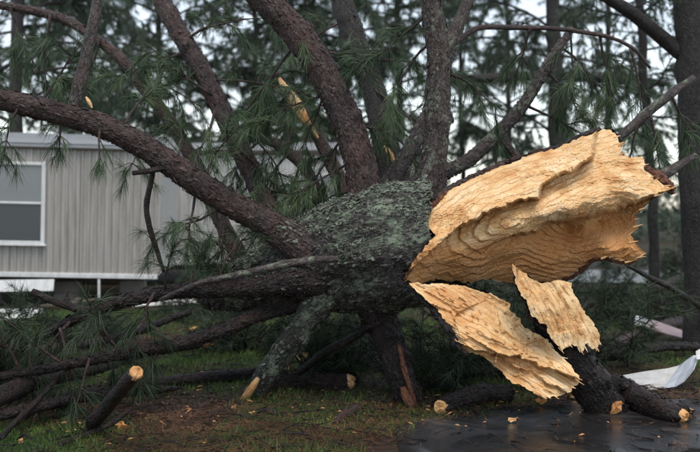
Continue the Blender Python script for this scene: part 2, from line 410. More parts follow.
# ------------------------------------------------------------------ ground, driveway, lane
def ground_z(x, y):
    p = np.c_[np.asarray(x), np.asarray(y), np.zeros(len(x))]
    return 0.035 * fbm(p * 0.55 + 4.2, 3) * np.clip((np.asarray(y) - 2) / 4, 0, 1)
def build_ground():
    xs = np.unique(np.r_[np.linspace(-900, -30, 12), np.linspace(-30, -7, 20), np.linspace(-7, 7, 141), np.linspace(7, 30, 20), np.linspace(30, 900, 12)])
    ys = np.unique(np.r_[np.linspace(-60, 3, 12), np.linspace(3, 16, 131), np.linspace(16, 60, 40), np.linspace(60, 1500, 16)])
    X, Y = np.meshgrid(xs, ys, indexing='ij'); Z = ground_z(X.ravel(), Y.ravel())
    n, m = X.shape; i, j = np.meshgrid(np.arange(n - 1), np.arange(m - 1), indexing='ij')
    F = np.stack([i * m + j, (i + 1) * m + j, (i + 1) * m + j + 1, i * m + j + 1], -1).reshape(-1, 4)
    tag(mesh_obj("ground", np.c_[X.ravel(), Y.ravel(), Z], F, M['ground']), kind="structure")
build_ground()
DRIVE = [G(x, y)[:2] for x, y in ((395, 433), (418, 424), (455, 415), (500, 407), (560, 401), (620, 399), (700, 400), (800, 398), (930, 400))]
DRIVE_EDGE = np.array(DRIVE)
def drive_inside(x, y):
    """in front of the driveway's ragged far edge and right of its left edge"""
    ye = np.interp(x, DRIVE_EDGE[:, 0], DRIVE_EDGE[:, 1]); xl = DRIVE_EDGE[0, 0] + (DRIVE_EDGE[0, 1] - y) * -0.32
    return (y < ye) & (x > np.minimum(xl, DRIVE_EDGE[0, 0] + 3))
def build_drive():
    xs = np.linspace(DRIVE_EDGE[0, 0], 9, 180); top, bot = [], []
    ye = np.interp(xs, DRIVE_EDGE[:, 0], DRIVE_EDGE[:, 1]) + 0.16 * fbm(np.c_[xs * 2.5, xs * 0, xs * 0], 8, 5) + 0.14 * fbm(np.c_[xs * 9, xs * 0, xs * 0], 18, 4)
    rows = 60; V = []
    for k in range(rows + 1):
        f = k / rows; yy = ye * (1 - f) + (-3.0) * f
        xo = xs + (DRIVE_EDGE[0, 1] - yy) * -0.0
        V.append(np.c_[xo, yy, ground_z(xo, yy) + 0.012 + 0.004 * fbm(np.c_[xo * 2, yy * 2, xo * 0], 31)])
    n = len(xs); V = np.vstack(V)
    i, j = np.meshgrid(np.arange(rows), np.arange(n - 1), indexing='ij')
    F = np.stack([i * n + j, (i + 1) * n + j, (i + 1) * n + j + 1, i * n + j + 1], -1).reshape(-1, 4)
    tag(mesh_obj("driveway", V, F, M['asphalt']), kind="structure")
build_drive()
def build_lane():
    xs = np.linspace(3, 60, 40); V = []
    for yo in (0, 1.5, 3.2, 4.5):
        yy = 21.5 + yo - 0.10 * (xs - 3); V.append(np.c_[xs, yy, ground_z(xs, yy) + 0.03])
    V = np.vstack(V); n = len(xs); i, j = np.meshgrid(np.arange(3), np.arange(n - 1), indexing='ij')
    F = np.stack([i * n + j, i * n + j + 1, (i + 1) * n + j + 1, (i + 1) * n + j], -1).reshape(-1, 4)
    tag(mesh_obj("lane", V, F, M['asphalt']), kind="structure")
build_lane()
def grass_and_litter():
    rng = np.random.default_rng(11)
    def scatter(n, y0, y1, power=1.0):
        y = y0 + (y1 - y0) * rng.uniform(0, 1, n) ** power; x = (rng.uniform(-1, 1, n)) * (y * 0.40 + 0.6)
        return x, y
    def greenf(x, y): return fbm(np.c_[x * 0.9 + 7, y * 0.9, x * 0], 41, 4) + 0.13 - 0.30 * np.clip((x + 0.1) / 1.0, 0, 1) * np.clip((11 - y) / 2, 0, 1)
    x, y = scatter(150000, 5.6, 15.5, 1.25); g = greenf(x, y); on = drive_inside(x, y)
    nearedge = (np.interp(x, DRIVE_EDGE[:, 0], DRIVE_EDGE[:, 1]) - y) < 0.30 * (0.5 + fbm(np.c_[x * 4, y * 4, x * 0], 19))
    keep = (g > rng.normal(-0.02, 0.16, len(x))) & (~on | nearedge); x, y = x[keep], y[keep]; m = len(x)
    z = ground_z(x, y); a = rng.uniform(0, 6.28, m); h = rng.uniform(0.02, 0.065, m) * (1 + 0.5 * fbm(np.c_[x * 3, y * 3, x * 0], 9)); w = 0.0022 + 0.0010 * (y - 6) / 4
    lean = rng.normal(0, 0.5, (m, 2)) * h[:, None]
    V = np.stack([np.c_[x - np.cos(a) * w, y - np.sin(a) * w, z - 0.004], np.c_[x + np.cos(a) * w, y + np.sin(a) * w, z - 0.004], np.c_[x + lean[:, 0], y + lean[:, 1], z + h]], 1).reshape(-1, 3)
    tag(mesh_obj("grass", V, np.arange(m * 3).reshape(-1, 3), M['grass'], smooth=False), "short wet moss-green grass in patches around the fallen tree", "grass", kind="stuff")
    x, y = scatter(120000, 5.6, 15.0, 1.3); g = greenf(x, y); on = drive_inside(x, y)
    keep = (g < rng.normal(0.06, 0.2, len(x))) & (~on | (rng.uniform(0, 1, len(x)) < 0.03 + 0.30 * (fbm(np.c_[x * 2.2, y * 2.2, x * 0], 77) > 0.38) + 0.8 * (np.interp(x, DRIVE_EDGE[:, 0], DRIVE_EDGE[:, 1]) - y < 0.45 * rng.uniform(0, 1, len(x)) ** 1.5))); x, y = x[keep], y[keep]; m = len(x)
    z = ground_z(x, y) + 0.016 + rng.uniform(0, 0.02, m); a = rng.uniform(0, 6.28, m); L = rng.uniform(0.04, 0.11, m); w = 0.0028
    ca, sa = np.cos(a), np.sin(a); dz = rng.normal(0, 0.012, m)
    V = np.stack([np.c_[x - sa * w, y + ca * w, z], np.c_[x + sa * w, y - ca * w, z], np.c_[x + ca * L, y + sa * L, np.maximum(z + dz, 0.014 + ground_z(x, y))]], 1).reshape(-1, 3)
    tag(mesh_obj("needle_litter", V, np.arange(m * 3).reshape(-1, 3), M['needles_dead'], smooth=False), "rust-brown fallen pine needles strewn over the ground", "pine needles", kind="stuff")
    # small twigs and bark crumbs
    x, y = scatter(2600, 5.8, 13.0, 1.2); parts = []
    for i in range(len(x)):
        if drive_inside(x[i:i+1], y[i:i+1])[0] and rng.uniform() < 0.8: continue
        z0 = ground_z(x[i:i+1], y[i:i+1])[0] + 0.02; a = rng.uniform(0, 6.28); L = rng.uniform(0.05, 0.22); r = rng.uniform(0.003, 0.008)
        p0 = np.array([x[i], y[i], z0, r]); p1 = p0 + np.r_[math.cos(a) * L, math.sin(a) * L, rng.uniform(0, 0.03), -r * 0.5]
        v, f, rs, *_ = tube([p0, (p0 + p1) / 2 + np.r_[rng.normal(size=3) * 0.012, 0], p1], sides=4, step=0.06, rough=0); parts.append((v, f, rs))
    v, f, rs = merge(parts)
    tag(mesh_obj("twig_litter", v, f, M['bark_wet'], rest=rs), "small dark broken twigs and crumbs strewn over the grass", "twigs", kind="stuff")
grass_and_litter()
def wood_crumbs():
    rng = np.random.default_rng(19); n = 420; V, F = [], []
    for c0, sp, k in (((1.2, 7.9), .9, 60), ((-0.9, 8.3), .8, 50), ((-1.7, 7.3), .8, 50)):
        for _ in range(k):
            x, y = c0[0] + rng.normal() * sp, c0[1] + rng.normal() * sp * .7
            z = ground_z(np.array([x]), np.array([y]))[0] + .02; a = rng.uniform(0, 6.28); L, w = rng.uniform(.008, .035), rng.uniform(.003, .008); k0 = len(V)
            u, v = np.array([math.cos(a), math.sin(a), rng.normal() * .3]), np.array([-math.sin(a), math.cos(a), rng.normal() * .3])
            p = np.array([x, y, z]); V += [p - u * L, p + v * w, p + u * L, p - v * w * .8, p + np.array([0, 0, .008])]
            F += [(k0, k0 + 3, k0 + 4), (k0 + 3, k0 + 2, k0 + 4), (k0 + 2, k0 + 1, k0 + 4), (k0 + 1, k0, k0 + 4)]
    V = np.array(V); tag(mesh_obj("wood_crumbs", V, F, M['wood'], rest=V, attr={"ring": V[:, 0] * 3, "heart_shade": rng.uniform(.6, 1, len(V))}, smooth=False), "tiny orange crumbs of torn wood scattered about the ground", "wood crumbs", kind="stuff")
wood_crumbs()

# ------------------------------------------------------------------ mobile homes
def quad_box(c, ax, ay, az):
    """box from centre and three half axes"""
    c, ax, ay, az = map(np.asarray, (c, ax, ay, az)); V = []
    for sz in (-1, 1):
        for sx, sy in ((-1, -1), (1, -1), (1, 1), (-1, 1)): V.append(c + sx * ax + sy * ay + sz * az)
    F = [(3, 2, 1, 0), (4, 5, 6, 7), (0, 1, 5, 4), (1, 2, 6, 5), (2, 3, 7, 6), (3, 0, 4, 7)]
    return np.array(V), F
def box_obj(name, c, ax, ay, az, mat, parent, bev=0.006):
    v, f = quad_box(c, ax, ay, az)
    o = mesh_obj(name, v, f, mat, parent, smooth=False)
    b = o.modifiers.new("bevel", 'BEVEL'); b.width = bev; b.segments = 1
    return o
def home(label, corner, ang, tilt, z0, z1, length, depth, mat, rib, panels, windows, band, seed):
    """corner: right front corner on the ground; the long wall runs left from it"""
    t = thing("mobile_home", label, "mobile home", (corner[0], corner[1], 0))
    L = np.array([-math.cos(ang), -math.sin(ang), math.tan(tilt)]); L /= np.linalg.norm(L)     # along the wall, to the left
    B = np.array([-math.sin(ang), math.cos(ang), 0.0]); U = np.array([0, 0, 1.0])                  # back, up
    O = np.array([corner[0], corner[1], 0.0])
    rng = np.random.default_rng(seed)
    def sheet(name, o, d, out, w, za, zb, pitch, depth_r, m_=None):
        n = max(2, int(round(w / pitch))); prof = []
        for i in range(n):
            for u, h in ((0, 0), (0.55, 0), (0.68, 1), (0.87, 1)): prof.append(((i + u) * w / n, h * depth_r))
        prof.append((w, 0)); V = []
        for z in (za, zb):
            for s, h in prof: V.append(o + d * s + out * h + U * z)
        k = len(prof); F = [(i, i + 1, k + i + 1, k + i) for i in range(k - 1)]
        nb = len(V)
        for z in (za, zb):
            for s in (0, w): V.append(o + d * s - out * 0.02 + U * z)
        F += [(nb, nb + 2, nb + 3, nb + 1)]
        return mesh_obj(name, V, F, m_ or mat, t, smooth=False)
    box_obj("wall_core", O + L * length / 2 + B * depth / 2 + U * (z0 + z1) / 2, L * (length / 2 - 0.03), B * (depth / 2 - 0.03), U * ((z1 - z0) / 2 - 0.02), mat, t)
    pw = length / panels
    for i in range(panels):
        sheet("siding_panel", O + L * (i * pw + 0.004) - B * (0.004 * (i % 2)), L, -B, pw - 0.008, z0, z1, rib, 0.030)
    for i in range(3): sheet("end_panel", O - L * 0.0 + B * (i * depth / 3 + 0.004), B, -L, depth / 3 - 0.008, z0, z1, rib, 0.012, M['siding_white'])
    # corner, eave and bottom trims
    box_obj("corner_trim", O - B * 0.012 - L * 0.012 + U * (z0 + z1) / 2, L * 0.022, B * 0.022, U * ((z1 - z0) / 2 + 0.01), mat, t)
    box_obj("eave_trim", O + L * length / 2 - B * 0.03 + U * (z1 + 0.028), L * (length / 2 + 0.06), B * 0.05, U * 0.028, M['roof'] if band else M['steel'], t)
    box_obj("drip_edge", O + L * length / 2 - B * 0.055 + U * (z1 - 0.012), L * (length / 2 + 0.06), B * 0.02, U * 0.011, M['steel'], t)
    # roof: shallow arched sheet
    V, F = [], []
    for a in (-0.08, length + 0.1):
        for i in range(9):
            f = i / 8; V.append(O + L * a + B * (-0.09 + f * (depth + 0.18)) + U * (z1 + 0.06 + 0.26 * math.sin(math.pi * f)))
    F = [(i, i + 1, 10 + i, 9 + i) for i in range(8)] + [tuple(range(8, -1, -1)), tuple(range(9, 18))]
    mesh_obj("roof", V, F, M['roof'], t)
    box_obj("bottom_trim", O + L * (length / 2) - B * 0.022 + U * (z0 - 0.035), L * (length / 2), B * 0.03, U * 0.036, M['trim'], t)
    for k in (0.25, 0.75): box_obj("chassis_beam", O + L * length / 2 + B * depth * k + U * (z0 - 0.12), L * (length / 2 - 0.3), B * 0.04, U * 0.10, M['steel'], t)
    for (s, zc, w, h) in windows:
        c = O + L * s + U * zc; e = -B
        wd = box_obj("window", c + e * 0.012, L * w / 2, B * 0.02, U * h / 2, M['steel'], t)
        box_obj("upper_pane", c + U * h * 0.235 + e * 0.036, L * (w / 2 - 0.04), B * 0.004, U * (h * 0.235), M['pane_up'], wd, 0.001)
        box_obj("lower_pane", c - U * h * 0.235 + e * 0.040, L * (w / 2 - 0.04), B * 0.004, U * (h * 0.235), M['pane_low'], wd, 0.001)
        for sx in (-1, 1): box_obj("frame_side", c + L * sx * (w / 2 - 0.008) + e * 0.040, L * 0.030, B * 0.022, U * (h / 2 + 0.025), M['trim'], wd)
        for sz in (-1, 0, 1): box_obj("frame_rail", c + U * sz * (h / 2 - 0.008) + e * 0.043, L * (w / 2 - 0.04), B * 0.022, U * (0.024 if sz else 0.017), M['trim'], wd)
        box_obj("sill", c - U * (h / 2 + 0.03) + e * 0.06, L * (w / 2 + 0.05), B * 0.035, U * 0.014, M['trim'], wd)
    return t, O, L, B, U
Yc = 16.2
c1 = P(157, 300, Yc); c1[2] = 0
zt = 2.42; zb = 0.50
home1 = home("beige ribbed mobile home with white framed window on the left", c1, math.radians(5), math.radians(0.0), zb, zt, 12.0, 3.5, M['siding'], 0.112, 10,
     [((157 - 19) / FPX * Yc + 0.03, 1.5 + (210 - 206) / FPX * 16.0, 0.86, 1.22)], True, 3)
home1[0].rotation_euler = (0, math.radians(-1.3) * -1, 0)      # one end has dropped off its piers
c2 = P(432, 300, 20.6); c2[2] = 0
home2 = home("off-white mobile home standing behind the fallen trunk's limbs", c2, math.radians(-3), 0.0, 0.48, 2.62, 9.5, 3.6, M['siding_white'], 0.2, 7, [(2.2, 1.75, 0.8, 0.9)], False, 5)
# piers, jack and loose skirting under the near home
for i, (px, yy, lab) in enumerate(((-20, 16.3, "concrete block pier under the left edge of the beige mobile home"), (62, 16.35, "concrete block pier beneath the beige mobile home near its window"), (128, 16.5, "concrete block pier beneath the corner end of the beige mobile home"))):
    b = P(px, 300, yy); t = thing("block_pier", lab, "pier", (b[0], yy + 0.35, 0), "piers under the beige home")
    for k in range(2): box_obj("block", (b[0] + 0.01 * k, yy + 0.35, 0.09 + 0.185 * k), (0.2, 0, 0), (0, 0.1, 0), (0, 0, 0.09), M['block'], t, 0.01)
b = P(99, 300, 16.1); t = thing("jack_stand", "thin grey steel jack post under the beige mobile home", "jack", (b[0], 16.1, 0))
tube_obj("post", [(b[0], 16.1, 0.02, 0.022), (b[0], 16.1, 0.25, 0.022), (b[0], 16.1, 0.47, 0.02)], M['trim'], t, sides=8, step=0.1, rough=0)
box_obj("base_plate", (b[0], 16.1, 0.012), (0.08, 0, 0), (0, 0.08, 0), (0, 0, 0.012), M['steel'], t)
b = P(20, 300, 15.9)
tag(box_obj("skirting_panel", (b[0] - 0.05, 15.75, 0.36), (0.62, -0.04, 0.012), (0, 0.008, 0.002), (0, 0.03, 0.085), M['trim'], None, 0.004), "white skirting strip hanging askew below the beige home's left end", "skirting panel")
b = P(45, 318, 14.6)
tag(box_obj("loose_board", (b[0] - 0.5, 14.9, 0.06), (0.36, 0.05, 0), (-0.02, 0.12, 0.01), (0, 0, 0.012), M['trim'], None, 0.004), "short white board lying flat on the grass below the window", "board")
for i, (px, py, L, lab) in enumerate(((70, 301, 1.1, "grey timber plank leaning in the dark beneath the mobile home"), (118, 297, 0.8, "short grey timber offcut beneath the mobile home corner"))):
    b = G(px, py + 6); tag(box_obj("timber_plank", (b[0], 15.7, 0.09 + 0.03 * i), (L / 2, -0.1, 0.07 - 0.1 * i), (0.01, 0.06, 0), (0, 0, 0.02), M['timber'], None), lab, "plank")
for px, py, L, w, r, lab in ((160, 304, 1.2, 0.10, 0.2, "long narrow white panel lying on the grass behind the left branch"), (185, 300, 0.7, 0.09, -0.3, "white scrap of skirting half hidden behind the low left limb"), (14, 318, 0.5, 0.12, 0.1, "small white scrap at the photo's left edge on the grass")):
    b = G(px, py + 3); tag(box_obj("skirting_scrap", (b[0], b[1], 0.06), (L / 2 * math.cos(r), L / 2 * math.sin(r), 0.02), (-w * math.sin(r), w * math.cos(r), 0.02), (0, 0, 0.006), M['panel_white'], None, 0.002), lab, "white panel")

# ------------------------------------------------------------------ the fallen pine
pine = thing("fallen_pine", "huge snapped pine lying across the yard with torn yellow wood", "fallen tree", G(340, 400))
MAIN = [(405, 281), (412, 265), (424, 247), (436, 236), (428, 228), (428, 215), (437, 203), (446, 192), (470, 179), (500, 166), (535, 154), (562, 146), (584, 136), (603, 129), (612, 131), (622, 143), (620, 152), (630, 158), (643, 157), (645, 168), (655, 180), (672, 188), (660, 194), (650, 201), (636, 215), (638, 228), (630, 234), (634, 243), (645, 252), (640, 258), (628, 262), (612, 257), (597, 258), (582, 268), (568, 277), (548, 283), (528, 280), (512, 284), (488, 279), (465, 283), (438, 279), (420, 283)]
MAIN_C = [(405, 281, .40), (415, 262, .44), (428, 228, .38), (432, 205, .22), (446, 192, .05), (470, 179, -.02), (500, 166, -.06), (535, 154, -.08), (562, 146, -.10), (603, 129, -.12), (622, 143, -.02), (643, 157, .0),
          (655, 180, .12), (672, 188, .20), (640, 197, .30), (600, 207, .40), (570, 214, .46), (545, 217, .52), (515, 222, .56), (490, 230, .55), (460, 245, .52), (430, 262, .46),
          (470, 205, .36), (500, 190, .28), (530, 175, .20), (530, 195, .38), (560, 165, .16), (590, 160, .20), (590, 185, .30), (560, 195, .38), (620, 175, .22), (630, 188, .28),
          (545, 228, .28), (570, 227, .10), (600, 221, .12), (628, 212, .14), (500, 242, .40), (520, 252, .24), (470, 264, .33), (440, 279, .18), (490, 278, -.04), (515, 282, -.18), (548, 282, -.22), (545, 262, .02), (575, 243, .08), (600, 236, .14), (610, 250, .18), (628, 230, .14), (645, 252, .30), (625, 260, .12), (590, 262, .0), (568, 276, -.18)]
trunk_path = pxpath([(205, 294, 8.75, 28), (240, 287, 8.6, 46), (285, 274, 8.48, 74), (335, 258, 8.30, 106), (390, 248, 8.05, 124), (425, 242, 7.96, 118), (455, 236, 7.92, 108)])
def bark_flakes():
    v, f, rest, c, t, r = tube(trunk_path, sides=60, step=0.03, rough=0.10, seed=21)
    co, no = [], []
    for ob, reach in [(trunk, 99)] + [(LIMBS[k][0], d) for k, d in (('A', .75), ('B', .5), ('C', .55), ('D', .4), ('I', .6), ('K', .7), ('L', .4))]:
        me = ob.data; nv = len(me.vertices); a = np.empty(nv * 3); me.vertices.foreach_get("co", a); a = a.reshape(-1, 3)
        b = np.empty(nv * 3); me.vertices.foreach_get("normal", b); b = b.reshape(-1, 3); dd = np.linalg.norm(a - a[-2], axis=1)
        k = (dd < reach) if ob is trunk else (dd + np.random.default_rng(3).uniform(0, .35, nv) < reach); co.append(a[k]); no.append(b[k])
    co, no = np.vstack(co), np.vstack(no); nv = len(co)
    rng = np.random.default_rng(4)
    d = co - np.array([0, 0, CAMH]); ff = d @ FW; px = CX + d[:, 0] / ff * FPX; py = CY - (d @ UPV) / ff * FPX
    ok = np.where((px < 436) & (no[:, 1] < 0.5) & ~inside(px, py, np.array(MAIN)) & ~((px > 404) & (py > 274)))[0]
    lich = fbm(co * 3.4 + 2, 61, 4) + 0.35 * no[:, 2]
    for name, mat, cnt, cond in (("bark_flakes", M['flake'], 7000, np.ones(nv, bool)), ("lichen_patches", M['lichen'], 6000, lich > 0.13)):
        ids = rng.choice(np.array([i for i in ok if cond[i]]), cnt)
        V, F = [], []
        ax = norm(c[-1] - c[0])
        for i in ids:
            n = norm(no[i] + rng.normal(size=3) * 0.38); a = norm(ax - n * np.dot(ax, n)); b = np.cross(n, a)
            s = 0.005 + 0.017 * rng.uniform(0, 1) ** 2.2; p = co[i] + no[i] * rng.uniform(0.002, 0.014); k0 = len(V)
            V.append(p + n * 0.004); m = 6
            for q in range(m):
                an = q * 6.283 / m; rr = s * rng.uniform(0.3, 1.25); V.append(p + a * math.cos(an) * rr * 1.35 + b * math.sin(an) * rr * 0.8 + n * rng.uniform(-0.008, 0.005))
            F += [(k0, k0 + 1 + q, k0 + 1 + (q + 1) % m) for q in range(m)]
        tag(mesh_obj(name, V, F, mat, trunk, smooth=False), kind="stuff")
def rbf(px, py, ctrl):
    c = np.array(ctrl, float); k = len(c)
    def phi(d): return np.where(d > 0, d * d * np.log(d + 1e-9), 0)
    s = 100.0; cx, cy = c[:, 0] / s, c[:, 1] / s
    D = np.hypot(cx[:, None] - cx[None], cy[:, None] - cy[None]); A = np.zeros((k + 3, k + 3))
    A[:k, :k] = phi(D) + np.eye(k) * 0.002; A[:k, k:] = np.c_[np.ones(k), cx, cy]; A[k:, :k] = A[:k, k:].T
    w = np.linalg.solve(A, np.r_[c[:, 2], 0, 0, 0])
    x, y = np.asarray(px) / s, np.asarray(py) / s
    return phi(np.hypot(x[:, None] - cx[None], y[:, None] - cy[None])) @ w[:k] + w[k] + w[k + 1] * x + w[k + 2] * y
def resample(poly, step, jag, seed, close=True):
    p = np.array(poly, float); q = np.vstack([p, p[:1]]) if close else p; out = []
    for a, b in zip(q[:-1], q[1:]):
        n = max(1, int(np.hypot(*(b - a)) / step)); out += [a + (b - a) * i / n for i in range(n)]
    o = np.array(out)
    z = np.zeros(len(o)); j = np.c_[fbm(np.c_[o * 0.22, z], seed, 4), fbm(np.c_[o * 0.22, z + 5], seed + 3, 4)]
    return o + j * jag
def inside(px, py, poly):
    r = np.zeros(len(px), bool); p = np.asarray(poly); q = np.roll(p, -1, 0)
    for (x0, y0), (x1, y1) in zip(p, q):
        c = (y0 > py) != (y1 > py); xi = (x1 - x0) * (py - y0) / (y1 - y0 + 1e-12) + x0; r ^= c & (px < xi)
    return r
def poly_dist(px, py, line, closed=True):
    p = np.asarray(line, float); q = np.roll(p, -1, 0) if closed else p[1:]; p = p if closed else p[:-1]; best = np.full(len(px), 1e9); side = np.zeros(len(px))
    for (x0, y0), (x1, y1) in zip(p, q):
        dx, dy = x1 - x0, y1 - y0; t = np.clip(((px - x0) * dx + (py - y0) * dy) / (dx * dx + dy * dy + 1e-9), 0, 1)
        d = np.hypot(px - x0 - t * dx, py - y0 - t * dy); n = d < best
        side = np.where(n, np.sign(dx * (py - y0) - dy * (px - x0)), side); best = np.where(n, d, best)
    return best, side
def sstep(x, a, b):
    t = np.clip((x - a) / (b - a), 0, 1); return t * t * (3 - 2 * t)
def cdt(outline, spacing, rng):
    x0, y0 = outline.min(0); x1, y1 = outline.max(0)
    gx, gy = np.meshgrid(np.arange(x0, x1, spacing), np.arange(y0, y1, spacing)); gx, gy = gx.ravel(), gy.ravel()
    gx = gx + rng.uniform(-0.3, 0.3, len(gx)) * spacing; gy = gy + rng.uniform(-0.3, 0.3, len(gy)) * spacing
    ok = inside(gx, gy, outline); gx, gy = gx[ok], gy[ok]
    d, _ = poly_dist(gx, gy, outline); ok = d > spacing * 0.55; gx, gy = gx[ok], gy[ok]
    pts = [Vector(p) for p in np.vstack([outline, np.c_[gx, gy]])]; n = len(outline)
    r = delaunay_2d_cdt(pts, [], [list(range(n))], 1, 1e-6)
    return np.array([tuple(v) for v in r[0]]), [tuple(f) for f in r[2]]
def torn_wood(name, parent, outline, ctrl, Y0, axis, ledges=(), spacing=1.3, jag=2.2, terr=0.02, terr_w=0.035, grain=0.012, back=0.30, back_s=30.0, lip=2.2, seed=1, bark='bark_inner', heart_shade=None, bark_name="bark", rings=None, plate=0.04):
    """a torn face of wood: outline and depth read off the photograph, real relief along the growth rings, and the bark-covered back of the piece"""
    rng = np.random.default_rng(seed)
    ol = resample(outline, spacing * 1.1, jag, seed); xy, F = cdt(ol, spacing, rng)
    x, y = xy[:, 0], xy[:, 1]; t = rbf(x, y, ctrl)
    a0, a1 = (P(p[0], p[1], Y0 - p[2]) for p in axis); ad = norm(a1 - a0)
    for line, depth, fade, width in ledges:
        ln = resample(line, 4, 5.0, seed + 9, close=False)
        d, s = poly_dist(x, y, ln, False); t = t - depth * (s > 0) * sstep(d, 0, width) * np.exp(-d / fade)
    W = PA(x, y, Y0 - t); q = W - a0; along = q @ ad; r = np.linalg.norm(q - along[:, None] * ad, axis=1)
    edge, _ = poly_dist(x, y, ol); ef = sstep(edge, 0, 6)
    nz = fbm(W * 5, seed, 4); nf = fbm(W * 9, seed + 2, 4); z0 = x * 0
    u = norm(np.cross(ad, [0, 1, 0.2])); w = np.cross(ad, u); qu, qw = q @ u, q @ w
    # growth rings: the tear climbs from ring to ring in small sharp terraces
    R = (r / terr_w if rings is None else rings(x, y)) + 0.55 * fbm(np.c_[x, y, z0] * 0.035, seed + 1, 3) + 0.42 * fbm(np.c_[x, y, z0] * 0.11, seed + 6, 4)
    amp = 0.25 + 0.75 * sstep(fbm(np.c_[x, y, z0] * 0.03, seed + 8, 3), -0.35, 0.25)
    fr = R - np.floor(R); saw = np.where(fr < 0.78, fr / 0.78, (1 - fr) / 0.22) - 0.5
    t = t + terr * amp * ef * saw
    fr2 = R * 2.7 + 1.4 * fbm(np.c_[x, y, z0] * 0.15, seed + 16, 3); fr2 = fr2 - np.floor(fr2); t = t + terr * 0.22 * ef * fr2
    # splintered plates in steps, long in the grain
    g = np.c_[along * 2.6, qu * 9, qw * 9]; st = fbm(g, seed + 12, 4) + 0.10 * fbm(np.c_[along * 14, qu * 60, qw * 60], seed + 14, 2)
    lv = st * 4.5; fl = np.floor(lv); stp = (fl + sstep(lv - fl, 0.80, 1.0)) / 4.5
    t = t + plate * ef * stp
    # fibres
    t = t + grain * fbm(np.c_[along * 3.0, qu * 42, qw * 42], seed + 5, 3) + 0.006 * nf * ef
    W = PA(x, y, Y0 - t); q = W - a0; along = q @ ad; r = np.linalg.norm(q - along[:, None] * ad, axis=1)
    h = np.clip(0.10 + 0.9 * fbm(W * 2.5, seed + 50, 3), 0, 0.45) if heart_shade is None else np.clip(heart_shade(x, y) + 0.15 * nz, 0, 1)
    rest = np.c_[q @ u, q @ w, along]
    fo = mesh_obj(name, W, [f[::-1] for f in F], M['wood'], parent, rest=rest, attr={"ring": R, "heart_shade": h}, smooth=False)
    # the back of the piece, under its bark
    ol2 = resample(outline, 5.0, jag, seed)
    cc = ol2.mean(0); e = ol2 - cc; ol2 = ol2 + norm(e) * lip * np.clip(0.25 + 2.2 * fbm(np.c_[ol2 * 0.05, ol2[:, :1] * 0], seed + 40, 3), -0.4, 1.6)[:, None]
    xy2, F2 = cdt(ol2, 5.0, rng); d2, _ = poly_dist(xy2[:, 0], xy2[:, 1], ol2)
    tf = rbf(xy2[:, 0], xy2[:, 1], ctrl)
    for line, depth, fade, width in ledges:
        d, sg = poly_dist(xy2[:, 0], xy2[:, 1], resample(line, 4, 5.0, seed + 9, close=False), False); tf = tf - depth * (sg > 0) * sstep(d, -6, width) * np.exp(-d / fade)
    tb = tf - 0.075 - back * np.sqrt(1 - (1 - np.clip(d2 / back_s, 0, 1)) ** 2) + 0.02 * fbm(np.c_[xy2 * 0.12, xy2[:, 0] * 0], seed + 4, 3)
    Wb = PA(xy2[:, 0], xy2[:, 1], Y0 - tb); n2 = len(xy2)
    # rim: a front skin of the bark just under the wood's edge, so that the shell has thickness
    Wf = PA(xy2[:, 0], xy2[:, 1], Y0 - (tf - 0.055 - 0.05 * np.clip(d2 / 5, 0, 1)))
    qb = Wb - a0; rb = np.c_[qb @ u, qb @ w, qb @ ad]
    # boundary vertices = those on the outline: join front skin and back
    onb = d2 < 0.6
    cnt = {}
    for f in F2:
        for i in range(len(f)):
            k = tuple(sorted((f[i], f[(i + 1) % len(f)]))); cnt[k] = cnt.get(k, 0) + 1
    rim = []
    for f in F2:
        for i in range(len(f)):
            a, b = f[i], f[(i + 1) % len(f)]
            if cnt[tuple(sorted((a, b)))] == 1: rim.append((a, b, b + n2, a + n2))
    V = np.vstack([Wb, Wf]); FF = list(F2) + [tuple(i + n2 for i in f[::-1]) for f in F2 if all(d2[i] < 5 for i in f)] + rim
    mesh_obj(bark_name, V, FF, M[bark], fo, rest=np.vstack([rb, rb + 0.01]))
    return fo

trunk, _ = tube_obj("trunk", trunk_path, M['bark_trunk'], pine, sides=150, step=0.014, rough=0.10, seed=21, knots=0, plates=0.022, plate_scale=20)
def clip_trunk():
    """the trunk's bark stops at the torn edge: behind the face the stem is hollowed back under the wood"""
    me = trunk.data; n = len(me.vertices); co = np.empty(n * 3, np.float32); me.vertices.foreach_get("co", co); co = co.reshape(-1, 3).astype(float)
    d = co - np.array([0, 0, CAMH]); f = d @ FW; px = CX + d[:, 0] / f * FPX; py = CY - (d @ UPV) / f * FPX
    ol = resample(MAIN, 1.3, 2.6, 5); ins = inside(px, py, ol); e, _ = poly_dist(px, py, ol)
    Yf = 7.95 - rbf(px, py, MAIN_C) + 0.03 + 0.36 * np.clip(e / 10, 0, 1)
    beyond = (px > 431) & ~ins
    co[:, 1] = np.where(beyond, np.maximum(co[:, 1], 8.02 + 0.1 * np.clip((px - 431) / 20, 0, 1)), co[:, 1])
    low = (px > 404) & (py > 270) & ~ins                    # below the break the bark is torn away too
    Yn = np.where(ins, np.maximum(co[:, 1], Yf), co[:, 1]); Yn = np.where(low, np.maximum(Yn, 7.95 - 0.30 + 0.3 * np.clip((px - 404) / 25, 0, 1)), Yn)
    me.vertices.foreach_set("co", PA(px, py, Yn).astype(np.float32).ravel()); me.update()
clip_trunk()
LEDGE_A = [(596, 126), (593, 140), (592, 156), (574, 168), (556, 174), (532, 198), (508, 202), (486, 211), (460, 227)]
LEDGE_B = [(680, 184), (640, 200), (600, 212), (570, 219), (546, 220), (536, 230), (515, 234)]
